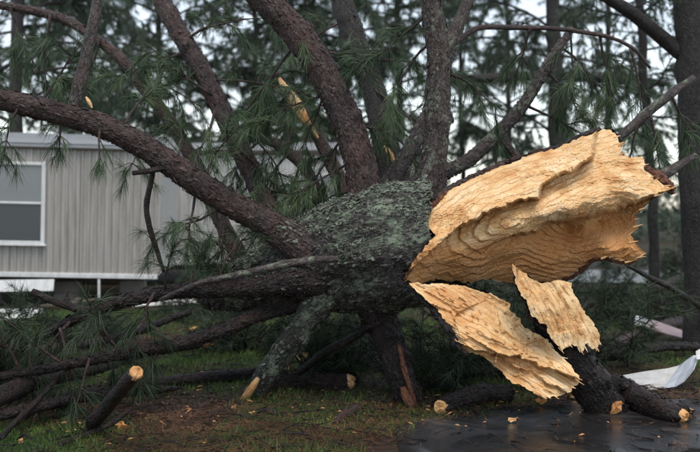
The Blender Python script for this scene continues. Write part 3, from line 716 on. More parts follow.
def face_rings(x, y):
    """growth rings as the torn face cuts them: they close round the core of the stem in each of its three hollows"""
    def el(cx, cy, ang, k):
        a = math.radians(ang); dx, dy = x - cx, y - cy; p, q = dx * math.cos(a) + dy * math.sin(a), -dx * math.sin(a) + dy * math.cos(a)
        return np.hypot(p * k, q)
    left = el(514, 220, -24, 0.42) / 6.2; right = el(606, 214, -18, 0.5) / 5.4; low = el(566, 226, 12, 0.45) / 5.0
    d, sd_ = poly_dist(x, y, LEDGE_A[::-1], False); f = sstep(d * sd_, -2, 3) * sstep(x, 520, 545)
    up = left * (1 - f) + right * f
    yb = np.interp(x, [405, 460, 515, 545, 600, 672], [246, 244, 232, 222, 214, 190]); g = sstep(y - yb, -1, 4) * sstep(x, 480, 530)
    return up * (1 - g) + low * g
face = torn_wood("torn_face", pine, MAIN, MAIN_C, 7.95, ((400, 262, .25), (640, 205, .12)),
                 ledges=((LEDGE_A[::-1], .25, 44, 3.0), (LEDGE_B[::-1], .26, 20, 3.5)), spacing=1.0, jag=2.6, terr=.028, terr_w=.040, grain=.014, plate=.045, back=.40, back_s=55, lip=2.0, seed=5, bark='bark_wet', rings=face_rings,
                 heart_shade=lambda x, y: 0.75 * sstep(y - np.interp(x, [405, 460, 515, 545, 600, 672], [236, 240, 228, 222, 214, 190]), 0, 14), bark_name="trunk_bark")  # below the ridge: heartwood orange, plus the underside's shade painted into the colour
SLAB = [(408, 283), (424, 284), (441, 283), (462, 286), (478, 290), (497, 295), (508, 303), (512, 313), (520, 318), (524, 327), (537, 334), (549, 341), (556, 352), (566, 360), (575, 372), (580, 381), (570, 391), (556, 397), (544, 397), (530, 390), (512, 382), (497, 368), (484, 356), (466, 352), (456, 342), (449, 326), (436, 308), (424, 298)]
SLAB_C = [(408, 283, .40), (440, 283, .34), (478, 290, .32), (508, 303, .30), (524, 325, .32), (549, 341, .36), (580, 381, .48), (556, 397, .62), (512, 382, .60), (484, 356, .56), (456, 342, .54), (436, 308, .46), (470, 315, .43), (500, 335, .47), (530, 365, .53)]
slab_a = torn_wood("torn_slab", pine, SLAB, SLAB_C, 7.85, ((400, 270, .2), (590, 390, .30)), ledges=(([(470, 350), (500, 352), (520, 356), (540, 366), (562, 372), (582, 378)], .13, 60, 2.0), ([(500, 352), (514, 366), (535, 372), (552, 384), (568, 388)], .06, 40, 2.0), ([(440, 305), (455, 314), (468, 313)], .03, 14, 2.0), ([(500, 330), (515, 338), (535, 345)], .03, 14, 2.0)),
          spacing=1.0, jag=2.4, terr=.006, terr_w=.03, grain=.012, plate=.075, back=.07, back_s=14, lip=1.0, seed=13, bark='bark_wet')
FLAP = [(512, 263), (520, 271), (532, 279), (545, 284), (562, 280), (571, 283), (575, 296), (582, 306), (590, 318), (597, 330), (602, 345), (593, 348), (588, 343), (582, 351), (571, 344), (562, 351), (552, 338), (545, 325), (533, 317), (527, 302), (518, 290), (514, 277)]
FLAP_C = [(512, 263, .58), (532, 279, .50), (571, 283, .36), (597, 330, .36), (593, 348, .40), (562, 351, .50), (545, 325, .56), (527, 302, .60), (555, 305, .50), (575, 330, .45)]
slab_b = torn_wood("torn_slab", pine, FLAP, FLAP_C, 7.9, ((520, 240, .2), (600, 370, .25)), spacing=1.0, jag=3.0, terr=.004, terr_w=.028, grain=.018, plate=.04, back=.10, back_s=14, lip=1.0, seed=29, bark='bark_wet',
          ledges=(([(556, 336), (548, 322), (540, 306), (530, 298), (520, 284), (513, 268)], .05, 12, 2.0),))

def splinters(parent, outline, ctrl, Y0, axis, where, count, seed, length=(4, 10)):
    """thin torn slivers standing off the edge along the grain"""
    rng = np.random.default_rng(seed); ol = resample(outline, 1.0, 0, seed); ol = ol[[where(x, y) for x, y in ol]]
    a = np.array(axis[1][:2], float) - np.array(axis[0][:2], float); a /= np.hypot(*a)
    for k in range(count):
        x, y = ol[int(rng.integers(len(ol)))]; L = rng.uniform(*length); d = a + rng.normal(size=2) * 0.16; t0 = rbf(np.array([x]), np.array([y]), ctrl)[0] - 0.02
        p = [(x - d[0] * L * .5, y - d[1] * L * .5), (x + d[0] * L * .1, y + d[1] * L * .1), (x + d[0] * L * .6, y + d[1] * L * .6)]
        w = rng.uniform(1.0, 2.4); pts = [np.r_[P(q[0], q[1], Y0 - t0 - 0.012 * j), w * (1, .8, .1)[j] * .5 * Y0 / FPX] for j, q in enumerate(p)]
        v, f, rest, *_ = tube(pts, sides=5, step=.02, rough=.5, seed=seed + k)
        mesh_obj("splinter", v, fix_quads(f), M['wood'], parent, rest=rest, attr={"ring": rest[:, 0] * 40, "heart_shade": np.full(len(v), rng.uniform(0, .4))}, smooth=False)
def broken_end(parent, c, d, r, seed, name="broken_end", length=0.10, n=10):
    """splintered pale wood at the end of a limb"""
    rng = np.random.default_rng(seed); d = norm(d); u = norm(np.cross(d, [0.3, 0.2, 1])); v = np.cross(d, u); V, F, R = [], [], []
    rings = [(0.0, 0.96), (0.02, 0.93), (0.5, 0.75), (1.0, 0.0)]; m = 14; jag = rng.uniform(0.35, 1.2, m)
    for k, (h, q) in enumerate(rings[:3]):
        for i in range(m):
            a = i * 6.283 / m; hh = length * (h * jag[i] if k == 2 else h) - (0.03 if k == 0 else 0); rr = r * q * rng.uniform(0.9, 1.05)
            V.append(c + d * hh + u * math.cos(a) * rr + v * math.sin(a) * rr)
    for i in range(m):
        a = i * 6.283 / m; rr = r * rng.uniform(0.15, 0.5); V.append(c + d * length * (jag[i] * rng.uniform(0.2, 0.75)) + u * math.cos(a) * rr + v * math.sin(a) * rr)
    V.append(c + d * length * 0.25)
    for k in range(3):
        for i in range(m): j = (i + 1) % m; F.append((k * m + i, k * m + j, (k + 1) * m + j, (k + 1) * m + i))
    for i in range(m): F.append((3 * m + i, 3 * m + (i + 1) % m, 4 * m))
    V = np.array(V); q = V - c; rest = np.c_[q @ u, q @ v, q @ d]; ring = np.hypot(rest[:, 0], rest[:, 1])
    return mesh_obj(name, V, F, M['wood'], parent, rest=rest, attr={"ring": ring * 45, "heart_shade": np.full(len(V), 0.45)}, smooth=False)

def limb(pp, mat, seed, sides=18, step=0.035, parent=pine, name="limb", rough=0.13, wob=0.02, knots=4, plates=0.006, end=None, world=None):
    pts = world if world is not None else pxpath(pp)
    o, (c, t, r) = tube_obj(name, pts, M[mat], parent, sides=sides, step=step, rough=rough, wob=wob, knots=knots, seed=seed, plates=plates * 0.55, plate_scale=38)
    if end: broken_end(o, c[-1] + t[-1] * r[-1] * 0.22, t[-1], r[-1], seed + 1, length=end)
    return o, c, t, r
LIMBS = {}
def L_(key, pp, mat, seed, **kw): LIMBS[key] = limb(pp, mat, seed, **kw)
L_('A', [(340, 272, 8.1, 64.4), (316, 254, 8.06, 46.0), (298, 243, 8.06, 35.9), (270, 226, 8.1, 28.5), (235, 208, 8.05, 25.8), (200, 185, 8.0, 25.8), (165, 160, 7.95, 24.8), (130, 138, 7.9, 23.9), (100, 125, 7.87, 23.0), (70, 116, 7.85, 22.1), (35, 107, 7.8, 21.2), (0, 100, 7.8, 20.2), (-50, 94, 7.75, 18.4), (-120, 90, 7.7, 15.6)], 'bark_limb', 1, sides=28, step=.02, plates=.010)
L_('B', [(350, 245, 8.35, 52.2), (362, 212, 8.3, 37.8), (363, 185, 8.3, 33.3), (355, 150, 8.35, 31.5), (340, 105, 8.4, 30.6), (318, 62, 8.45, 29.7), (292, 28, 8.5, 28.8), (263, -2, 8.5, 27.0), (200, -70, 8.6, 23.4)], 'bark_limb', 2, sides=28, step=.02, plates=.012)
L_('C', [(426, 230, 8.15, 44.2), (430, 195, 8.12, 31.3), (434, 165, 8.1, 25.8), (437, 120, 8.1, 23.9), (439, 60, 8.1, 23.0), (433, 20, 8.1, 22.1), (428, -20, 8.1, 20.2), (424, -80, 8.1, 17.5)], 'bark_grey', 3, sides=28, step=.02, plates=.012)
L_('C2', [(438, 60, 8.1, 16), (450, 40, 8.12, 14), (461, 18, 8.14, 12), (475, -15, 8.2, 10), (500, -60, 8.3, 8)], 'bark_grey', 33)
L_('D', [(290, 255, 8.6, 27.2), (270, 212, 8.75, 20.0), (255, 180, 8.9, 19.2), (238, 146, 9.0, 20.0), (220, 108, 9.15, 20.0), (198, 65, 9.3, 19.2), (176, 28, 9.4, 18.4), (150, -25, 9.6, 16.8), (120, -90, 9.8, 13.6)], 'bark_limb', 4, sides=24, step=.03, plates=.008)
L_('E', [(255, 295, 8.8, 21.3), (240, 258, 8.9, 17.2), (222, 222, 9.0, 15.6), (200, 175, 9.3, 13.9), (172, 125, 9.5, 13.1), (150, 95, 9.55, 12.3), (122, 60, 9.6, 11.5), (95, 38, 9.7, 9.8), (60, 18, 9.8, 9.0), (20, 8, 9.85, 8.2), (-40, 0, 9.9, 6.6)], 'bark_limb', 5, sides=18)
L_('E2', [(72, 118, 7.9, 15), (76, 96, 7.88, 13), (84, 66, 7.9, 12), (92, 32, 7.95, 11), (98, 0, 8.0, 10), (106, -50, 8.1, 8)], 'bark_grey', 6)
L_('F', [(380, 222, 8.65, 24), (402, 192, 8.72, 17), (430, 177, 8.8, 15), (468, 160, 8.9, 14), (500, 132, 9.0, 13), (522, 105, 9.05, 12.5), (545, 70, 9.1, 11), (560, 47, 9.15, 9), (571, 31, 9.2, 6)], 'bark_grey', 7, end=.05)
L_('F2', [(502, 132, 9.0, 8), (508, 145, 8.98, 8), (520, 160, 8.95, 7), (534, 178, 8.92, 5)], 'bark_limb', 71)
L_('H', [(370, 220, 8.6, 28), (388, 186, 8.68, 19), (405, 158, 8.75, 17), (420, 130, 8.85, 15), (436, 95, 8.95, 13), (450, 50, 9.05, 11), (470, 0, 9.2, 8)], 'bark_grey', 8)
L_('G', [(404, 225, 9.0, 36), (396, 180, 9.3, 28), (386, 140, 9.45, 26), (374, 95, 9.6, 25), (358, 48, 9.75, 23), (343, 5, 9.9, 21), (325, -60, 10.1, 17)], 'bark_far', 9, sides=20)
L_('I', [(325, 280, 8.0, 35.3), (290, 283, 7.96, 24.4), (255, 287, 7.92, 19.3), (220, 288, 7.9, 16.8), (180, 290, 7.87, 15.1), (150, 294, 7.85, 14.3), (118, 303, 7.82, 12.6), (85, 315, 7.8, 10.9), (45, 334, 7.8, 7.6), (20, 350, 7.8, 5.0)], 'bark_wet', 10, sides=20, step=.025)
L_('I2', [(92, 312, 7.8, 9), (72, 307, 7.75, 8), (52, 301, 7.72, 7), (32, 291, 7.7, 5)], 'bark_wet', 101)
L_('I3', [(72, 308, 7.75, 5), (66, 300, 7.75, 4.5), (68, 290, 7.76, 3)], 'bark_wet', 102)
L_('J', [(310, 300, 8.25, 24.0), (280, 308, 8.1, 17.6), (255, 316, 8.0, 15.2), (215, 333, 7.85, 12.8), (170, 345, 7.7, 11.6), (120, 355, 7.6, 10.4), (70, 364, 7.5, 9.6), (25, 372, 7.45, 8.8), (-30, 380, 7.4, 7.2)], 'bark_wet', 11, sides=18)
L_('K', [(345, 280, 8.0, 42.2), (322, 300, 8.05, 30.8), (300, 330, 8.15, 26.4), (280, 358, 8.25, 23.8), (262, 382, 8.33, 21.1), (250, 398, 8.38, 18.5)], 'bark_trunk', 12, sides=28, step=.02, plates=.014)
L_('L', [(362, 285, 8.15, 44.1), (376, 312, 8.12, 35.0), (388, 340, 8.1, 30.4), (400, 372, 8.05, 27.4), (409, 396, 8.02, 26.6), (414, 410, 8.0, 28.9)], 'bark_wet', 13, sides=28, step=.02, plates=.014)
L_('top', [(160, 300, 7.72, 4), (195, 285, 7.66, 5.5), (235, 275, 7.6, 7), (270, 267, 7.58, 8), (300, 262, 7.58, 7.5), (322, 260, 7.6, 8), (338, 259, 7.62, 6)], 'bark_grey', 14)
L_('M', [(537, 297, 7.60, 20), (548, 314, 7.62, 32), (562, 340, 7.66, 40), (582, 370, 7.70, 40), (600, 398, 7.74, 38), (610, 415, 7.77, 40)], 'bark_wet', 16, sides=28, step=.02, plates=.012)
L_('R1', [(596, 168, 8.6, 13), (620, 138, 8.6, 10), (642, 118, 8.62, 9.5), (668, 97, 8.65, 9), (694, 78, 8.7, 7)], 'bark_grey', 17)
L_('R2', [(630, 205, 8.3, 24), (648, 188, 8.32, 16), (662, 176, 8.35, 12), (682, 164, 8.4, 9), (696, 156, 8.42, 7)], 'bark_grey', 18)
L_('arch', [(437, 62, 8.12, 7), (452, 45, 8.3, 6), (480, 28, 8.5, 5.5), (520, 28, 8.7, 5), (570, 31, 8.9, 4.5), (610, 38, 9.0, 4), (635, 50, 9.0, 3.5), (650, 68, 9.0, 3)], 'bark_limb', 19, sides=8, knots=0)
L_('back', [(330, 230, 8.7, 16), (305, 170, 9.0, 12), (280, 147, 9.2, 11), (255, 138, 9.3, 9), (235, 132, 9.4, 6)], 'bark_limb', 20, sides=10)
L_('hang', [(152, 152, 7.95, 6), (153, 175, 7.96, 6), (148, 205, 7.97, 6.5), (151, 230, 7.98, 6), (158, 252, 8.0, 5), (164, 272, 8.0, 3.5)], 'bark_wet', 22, sides=8, knots=0)
L_('stub', [(165, 168, 7.92, 7), (150, 170, 7.8, 6), (133, 173, 7.7, 5)], 'bark_wet', 23, sides=8, knots=0)
bark_flakes()
def limb_flakes(ob, mat, count, seed, size=1.0):
    rng = np.random.default_rng(seed); me = ob.data; nv = len(me.vertices); a = np.empty(nv * 3); me.vertices.foreach_get("co", a); a = a.reshape(-1, 3)
    b = np.empty(nv * 3); me.vertices.foreach_get("normal", b); b = b.reshape(-1, 3); rs = np.empty(nv * 3); me.attributes["rest"].data.foreach_get("vector", rs); rs = rs.reshape(-1, 3)
    ids = rng.choice(np.where(b[:, 1] < 0.55)[0], count); ax = norm(a[-1] - a[-2]); V, F, R = [], [], []
    for i in ids:
        n = norm(b[i] + rng.normal(size=3) * 0.22); u = norm(ax - n * np.dot(ax, n)); w = np.cross(n, u); k0 = len(V)
        s_ = size * (0.008 + 0.018 * rng.uniform() ** 2); p = a[i] + b[i] * rng.uniform(-0.001, 0.006); off = rng.uniform(-.2, .2, 3)
        V.append(p + n * 0.004); R.append(rs[i] + off)
        for q in range(6):
            an = q * 1.0472; rr = s_ * rng.uniform(0.35, 1.2); V.append(p + u * math.cos(an) * rr * 1.6 + w * math.sin(an) * rr * 0.8 + n * rng.uniform(-0.007, 0.004)); R.append(rs[i] + off + rng.uniform(-.01, .01, 3))
        F += [(k0, k0 + 1 + q, k0 + 1 + (q + 1) % 6) for q in range(6)]
    tag(mesh_obj("bark_scales", V, F, M[mat], ob, rest=R, smooth=False), kind="stuff")
for k_, m_, n_ in (('A', 'bark_limb', 1500), ('B', 'bark_limb', 1500), ('C', 'bark_grey', 1100), ('D', 'bark_limb', 900), ('E', 'bark_limb', 500), ('F', 'bark_grey', 500), ('G', 'bark_far', 500), ('H', 'bark_grey', 400), ('I', 'bark_wet', 800), ('J', 'bark_wet', 600), ('K', 'bark_trunk', 500), ('L', 'bark_wet', 600), ('M', 'bark_wet', 700)):
    limb_flakes(LIMBS[k_][0], m_, n_, 700 + n_)
splinters(face, MAIN, MAIN_C, 7.95, ((400, 262), (640, 205)), lambda x, y: x > 600 and y > 135, 22, 31)
splinters(slab_a, SLAB, SLAB_C, 7.85, ((400, 270), (590, 390)), lambda x, y: x > 530 and y > 345, 14, 32)
splinters(slab_b, FLAP, FLAP_C, 7.9, ((520, 240), (600, 370)), lambda x, y: y > 325 and x > 548, 14, 33, (4, 9))
# bare torn wood at the feet of the two propping limbs
o, c, t, r = LIMBS['K']
for key, pts, w in (('K', [(258, 378, 8.17), (253, 386, 8.18), (247, 395, 8.22), (242, 402, 8.28)], 9), ('L', [(399, 345, 7.92), (404, 368, 7.89), (410, 388, 7.87), (414, 402, 7.86)], 6), ('L', [(403, 387, 7.86), (407, 398, 7.84), (412, 406, 7.83)], 10)):
    o2 = LIMBS[key][0]
    v, f, rest, cc, tt, rr = tube([np.r_[P(x, y, Y), (w * (0.35 if i == 0 else 0.6)) * 0.5 * Y / FPX * 1.4] for i, (x, y, Y) in enumerate(pts)], sides=10, step=.015, rough=.5, seed=int(pts[0][0]))
    mesh_obj("torn_strip", v, fix_quads(f), M['wood'] if key == 'K' else M['bark_inner'], o2, rest=rest, attr={"ring": rest[:, 0], "heart_shade": np.full(len(v), 0.35)}, smooth=False)
# a split pale limb behind the upright limbs
v, f, rest, cc, tt, rr = tube(pxpath([(279, 78, 9.6, 3), (287, 92, 9.6, 9), (298, 108, 9.6, 11), (310, 126, 9.6, 7), (318, 138, 9.6, 3)]), sides=8, step=.03, rough=.6, seed=91)
sp = mesh_obj("split_limb", v, fix_quads(f), M['wood'], pine, rest=rest, attr={"ring": rest[:, 0], "heart_shade": np.full(len(v), 0.1)}, smooth=False)
v, f, rest, cc, tt, rr = tube(pxpath([(276, 72, 9.66, 4), (290, 92, 9.68, 10), (306, 116, 9.7, 12), (325, 150, 9.7, 14), (345, 195, 9.5, 18), (352, 240, 9.0, 22)]), sides=10, step=.05, rough=.2, seed=92)
mesh_obj("bark", v, fix_quads(f), M['bark_limb'], sp, rest=rest)
v, f, rest, cc, tt, rr = tube(pxpath([(384, 146, 9.2, 3), (389, 152, 9.2, 8), (393, 160, 9.2, 5), (395, 168, 9.2, 3)]), sides=7, step=.03, rough=.6, seed=93)
mesh_obj("torn_strip", v, fix_quads(f), M['wood'], LIMBS['G'][0], rest=rest, attr={"ring": rest[:, 0], "heart_shade": np.full(len(v), 0.3)}, smooth=False)
v, f, rest, cc, tt, rr = tube(pxpath([(86, 97, 7.78, 2), (89, 102, 7.77, 4.5), (92, 108, 7.77, 2)]), sides=7, step=.02, rough=.6, seed=94)
mesh_obj("torn_strip", v, fix_quads(f), M['wood'], LIMBS['A'][0], rest=rest, attr={"ring": rest[:, 0], "heart_shade": np.full(len(v), 0.1)}, smooth=False)
# reddish bark flap at the tip of the break
v, f, rest, cc, tt, rr = tube(pxpath([(640, 166, 8.06, 4), (652, 174, 8.04, 10), (662, 181, 8.0, 11), (670, 188, 7.97, 8), (673, 194, 7.96, 3)]), sides=14, step=.010, rough=1.3, seed=95, plates=.02, plate_scale=26)
mesh_obj("bark_flap", v, fix_quads(f), M['bark_inner'], pine, rest=rest, smooth=False)

# ragged bark left standing along the torn edges
def bark_edge(parent, line, mat, seed, rough=1.2):
    v, f, rest, *_ = tube(pxpath(line), sides=10, step=.010, rough=rough, wob=.025, seed=seed, plates=.016, plate_scale=30)
    mesh_obj("bark_edge", v, fix_quads(f), M[mat], parent, rest=rest, smooth=False)
bark_edge(face, [(436, 204, 7.78, 3), (446, 191, 7.92, 5), (470, 177, 7.99, 5.5), (500, 164, 8.03, 5), (535, 152, 8.05, 6), (562, 144, 8.07, 5), (584, 135, 8.09, 6), (600, 129, 8.1, 3)], 'bark_limb', 811)
bark_edge(face, [(404, 282, 7.58, 3), (413, 264, 7.54, 4), (425, 246, 7.55, 4), (436, 236, 7.57, 3)], 'bark_inner', 812)
bark_edge(face, [(428, 229, 7.60, 2), (427, 216, 7.66, 4), (437, 202, 7.78, 4), (447, 191, 7.9, 2)], 'bark_inner', 813)
bark_edge(face, [(645, 253, 7.72, 2), (628, 263, 7.86, 4), (597, 260, 7.95, 5), (570, 278, 8.12, 5), (548, 285, 8.15, 4), (515, 286, 8.1, 3)], 'bark_inner', 814)
bark_edge(slab_a, [(408, 285, 7.5, 3), (424, 300, 7.46, 5), (436, 311, 7.44, 6), (449, 329, 7.38, 6), (457, 345, 7.36, 5), (468, 355, 7.34, 3)], 'bark_wet', 815)
bark_edge(slab_b, [(513, 270, 7.38, 2), (517, 291, 7.36, 4), (526, 304, 7.36, 4), (533, 319, 7.38, 5), (546, 329, 7.40, 4)], 'bark_wet', 816)
# side branches and needles of the fallen tree
def sprays(key, specs, seed, mat='needles'):
    """specs: (px, py, Y, dx, dy, dY, length m, twigs, needles)"""
    rng = np.random.default_rng(seed); lo = LIMBS[key][0]; wood, tips, dirs = [], [], []
    for px, py, Y, dx, dy, dY, L, tw in specs:
        w, ti, di = branchlet(P(px, py, Y), (dx, dY, -dy), L, 0.010 + 0.006 * L, rng, twigs=tw, droop=0.6, tuft_gap=0.075, sub=0.5)
        wood += w; tips += ti; dirs += di
    v, f, rs = merge(wood); tag(mesh_obj("twigs", v, f, M['bark_limb'], lo, rest=rs), kind="stuff")
    V, F = needle_mesh(tips, dirs, rng, n=32, length=0.19, width=0.0032, spread=0.60, droop=0.6, segs=2)
    tag(mesh_obj("needles", V, F, M[mat], lo, smooth=False), kind="stuff")
sprays('A', [(60, 112, 7.8, -.3, .9, .2, .35, 5), (20, 103, 7.75, -.2, .9, -.1, .4, 6), (195, 195, 8.0, .0, 1, -.3, .5, 6), (215, 205, 8.0, .2, .9, .2, .55, 7), (175, 165, 7.9, -.1, -1, .4, .5, 6), (205, 180, 8, .3, -1, .1, .5, 6), (120, 132, 7.9, .5, -1, .5, .55, 6), (40, 105, 7.8, .3, -1, .3, .6, 7), (5, 100, 7.7, -.4, -1, .2, .6, 7), (100, 128, 7.8, .2, 1, -.2, .3, 4)], 201)
sprays('D', [(212, 95, 9.1, -.6, -.5, .1, .7, 9), (205, 80, 9.2, .8, -.2, .2, .8, 9), (230, 130, 9, .9, .2, .1, .7, 8), (190, 50, 9.3, -.8, .1, .1, .7, 8), (240, 150, 8.9, .7, .7, -.2, .7, 9), (215, 110, 9, -.3, 1, -.3, .7, 9), (260, 190, 8.8, .8, -.4, .2, .6, 8), (185, 40, 9.3, .7, -.6, 0, .8, 8)], 202)
sprays('E', [(170, 120, 9.4, -.6, .6, .1, .6, 7), (130, 70, 9.5, .7, .3, .1, .7, 8), (100, 40, 9.6, -.3, .9, .1, .7, 9), (50, 15, 9.7, -.1, .9, .1, .7, 9), (10, 8, 9.8, .2, .8, .2, .7, 9), (215, 210, 9, -.8, .4, -.2, .6, 8), (225, 225, 8.9, -.5, .9, -.2, .6, 9)], 203)
sprays('I', [(165, 290, 7.7, -.1, -.8, -.2, .35, 6), (155, 292, 7.7, -.4, .7, -.3, .45, 7), (190, 288, 7.8, .2, -.9, .1, .5, 7), (215, 287, 7.85, .3, -1, .2, .45, 6), (70, 322, 7.7, -.6, .5, -.2, .6, 8), (45, 335, 7.7, -.5, .2, .3, .6, 8), (60, 328, 7.7, .3, .8, -.4, .5, 7), (30, 345, 7.7, .2, .3, -.5, .6, 9), (100, 308, 7.8, -.2, .8, .4, .6, 9), (20, 350, 7.7, -.5, -.3, -.2, .6, 9)], 204, 'needles_shaded')
sprays('B', [(345, 115, 8.3, .7, .4, .2, .5, 7), (330, 80, 8.4, -.8, .6, .3, .6, 7), (310, 50, 8.4, .8, -.2, .2, .6, 8), (355, 160, 8.4, -.8, .5, .3, .6, 8), (360, 190, 8.5, -.8, .2, .4, .6, 8), (280, 15, 8.4, .8, .6, .5, .6, 7), (300, 40, 8.6, -.8, .7, .5, .8, 10), (335, 90, 8.6, -.9, .1, .5, .7, 9), (350, 130, 8.6, -.7, .8, .4, .7, 9)], 205)
sprays('C', [(437, 70, 8.2, .9, .3, .6, .6, 7), (436, 40, 8.2, -.9, .3, .5, .6, 7), (432, 10, 8.1, -.8, .5, .3, .6, 7)], 206)
sprays('F', [(545, 70, 9.1, .8, .7, .2, .6, 8), (525, 105, 9.1, .9, .5, .2, .8, 9), (560, 47, 9.2, .8, .2, .2, .6, 7), (505, 128, 9, -.3, .9, .3, .4, 5)], 207)
sprays('G', [(375, 90, 9.5, .8, .3, -.2, .7, 9), (365, 60, 9.6, .9, -.2, .1, .8, 9), (385, 130, 9.4, .8, .4, .1, .6, 8), (385, 140, 9.4, -.7, .3, .1, .6, 8), (350, 20, 9.8, -.9, .2, .1, .8, 9)], 208)
sprays('arch', [(570, 31, 8.9, .2, 1, .1, .5, 6), (600, 36, 9, .3, 1, .2, .6, 7), (630, 47, 9, .4, .9, .1, .6, 7), (530, 28, 8.7, .1, .9, .2, .5, 6)], 209)
sprays('J', [(120, 352, 7.55, -.3, -.7, -.2, .5, 7), (60, 362, 7.4, -.7, -.5, -.1, .55, 8), (20, 370, 7.4, -.5, -.7, .2, .6, 8), (90, 358, 7.5, -.4, .8, -.3, .45, 7), (170, 342, 7.7, -.6, .4, -.3, .4, 6)], 210, 'needles_shaded')
sprays('R1', [(650, 112, 8.5, .5, .9, .1, .5, 7), (672, 96, 8.55, .6, .7, .2, .5, 7), (640, 120, 8.5, -.2, .9, .2, .4, 6)], 211)
sprays('back', [(290, 152, 9.1, -.6, .8, .1, .6, 8), (262, 140, 9.3, -.7, .5, .1, .6, 8), (300, 165, 9.0, -.3, 1, -.1, .6, 8), (312, 190, 8.9, -.8, .5, -.1, .6, 8), (320, 210, 8.8, -.6, .1, -.2, .5, 8), (308, 175, 8.9, .1, .9, -.2, .6, 9), (285, 150, 9.2, .3, -.9, .1, .6, 8)], 212)

# ------------------------------------------------------------------ logs, broken branches, chips on the ground
def ground_limb(name, label, cat, pp, mat, seed, ends=(None, None), sides=16, sink=0.0, group=None):
    """pp: (px, py, lift m, width px): lies on the ground where the photograph shows it"""
    W = []
    for x, y, lift, w in pp:
        g = G(x, y + w * 0.45, 0.0); Y = g[1]; r = w * 0.5 * Y / FPX
        if lift: p = P(x, y, Y * (1.5 - lift - r) / 1.5); Y = p[1]; r = w * 0.5 * Y / FPX
        else: p = np.array([g[0], Y, r * 0.85 + 0.01])
        W.append(np.r_[p, r])
    t = thing(name, label, cat, np.r_[W[0][:2], 0], group)
    v, f, rest, c, tt, r = tube(W, sides=sides, step=.03, rough=.22, wob=.015, seed=seed, knots=3, plates=.006, plate_scale=22)
    b = mesh_obj("bark", v, fix_quads(f), M[mat], t, rest=rest)
    if max(w for *_, w in pp) > 9: limb_flakes(b, mat, 260, seed)
    if ends[0]: broken_end(t, c[0] - tt[0] * r[0] * 0.2, -tt[0], r[0] * 1.04, seed + 3, length=ends[0])
    if ends[1]: broken_end(t, c[-1] + tt[-1] * r[-1] * 0.28, tt[-1], r[-1] * 1.04, seed + 4, length=ends[1])
    return t, c, tt
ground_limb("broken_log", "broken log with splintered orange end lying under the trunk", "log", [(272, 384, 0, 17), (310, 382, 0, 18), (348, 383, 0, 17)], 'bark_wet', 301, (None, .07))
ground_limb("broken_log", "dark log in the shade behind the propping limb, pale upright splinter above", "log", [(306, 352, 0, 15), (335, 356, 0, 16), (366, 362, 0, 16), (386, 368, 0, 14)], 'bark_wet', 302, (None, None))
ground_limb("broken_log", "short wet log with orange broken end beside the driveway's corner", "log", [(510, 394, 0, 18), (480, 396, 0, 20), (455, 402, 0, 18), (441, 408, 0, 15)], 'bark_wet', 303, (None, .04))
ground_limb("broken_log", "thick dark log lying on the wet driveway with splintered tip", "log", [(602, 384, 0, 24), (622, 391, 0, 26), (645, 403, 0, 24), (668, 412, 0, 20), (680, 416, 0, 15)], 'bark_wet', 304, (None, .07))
ground_limb("broken_branch", "thin dark branch lying above the driveway log at its right end", "branch", [(622, 385, .1, 10), (650, 396, .05, 9), (672, 406, .02, 8), (690, 412, 0, 6)], 'bark_wet', 305, (None, .05), sides=10)
ground_limb("broken_branch", "short dark stick lying on grass in front of the propping limbs", "branch", [(262, 411, 0, 5), (285, 416, 0, 6), (310, 420, 0, 4)], 'bark_wet', 306, sides=8)
ground_limb("broken_branch", "stubby dark chunk of branch on grass below the trunk", "branch", [(335, 424, 0, 6), (346, 415, 0, 9), (358, 408, 0, 8)], 'bark_limb', 307, sides=10)
ground_limb("fallen_branch", "long dark branch lying along the grass at lower left", "branch", [(285, 372, 0, 14), (235, 376, 0, 13), (190, 380, 0, 13), (140, 384, 0, 12), (95, 391, 0, 11), (55, 402, 0, 8), (12, 424, 0, 5)], 'bark_wet', 308, (.05, None), sides=12)
ground_limb("fallen_branch", "dark branch sweeping in from the lower left edge of the photo", "branch", [(-30, 408, .05, 22), (10, 392, .1, 20), (50, 377, .1, 17), (100, 366, .1, 14), (150, 352, .1, 10), (200, 345, .05, 6)], 'bark_wet', 309, sides=14)
cut = thing("broken_branch", "upright broken branch with a round pale cut end, lower left", "branch", G(84, 436))
cb, cc_, ct_, cr_ = limb(None, 'bark_wet', 310, parent=cut, name="bark", knots=2, world=[np.r_[G(78, 442, .02) + np.array([0, .7, 0]), .03], np.r_[P(92, 424, 7.0), .045], np.r_[P(112, 401, 6.7), .046], np.r_[P(136, 373, 6.35), .044]])
broken_end(cut, cc_[-1] + ct_[-1] * cr_[-1] * .28, ct_[-1], cr_[-1] * 1.05, 311, length=.03)
ground_limb("fallen_branch", "thin crooked twig branch across the grass at bottom left", "branch", [(60, 446, 0, 5), (85, 436, 0, 6), (110, 424, .02, 5), (130, 410, .05, 4)], 'bark_wet', 311, sides=8)
ground_limb("fallen_branch", "reddish fallen branch behind the slabs at far right of the grass", "branch", [(600, 352, 0, 10), (640, 335, 0, 12), (680, 322, 0, 11), (730, 312, 0, 9)], 'bark_limb', 312, sides=10)
ground_limb("fallen_branch", "slanting dark branch hanging behind the break at right", "branch", [(705, 310, .35, 6), (670, 288, .65, 6), (648, 276, .8, 5), (628, 266, .92, 4)], 'bark_wet', 313, sides=8)
ground_limb("fallen_branch", "reddish branch propped near the lane at the photo's right edge", "branch", [(655, 290, .2, 8), (680, 278, .3, 8), (720, 262, .45, 7)], 'bark_limb', 314, sides=8)

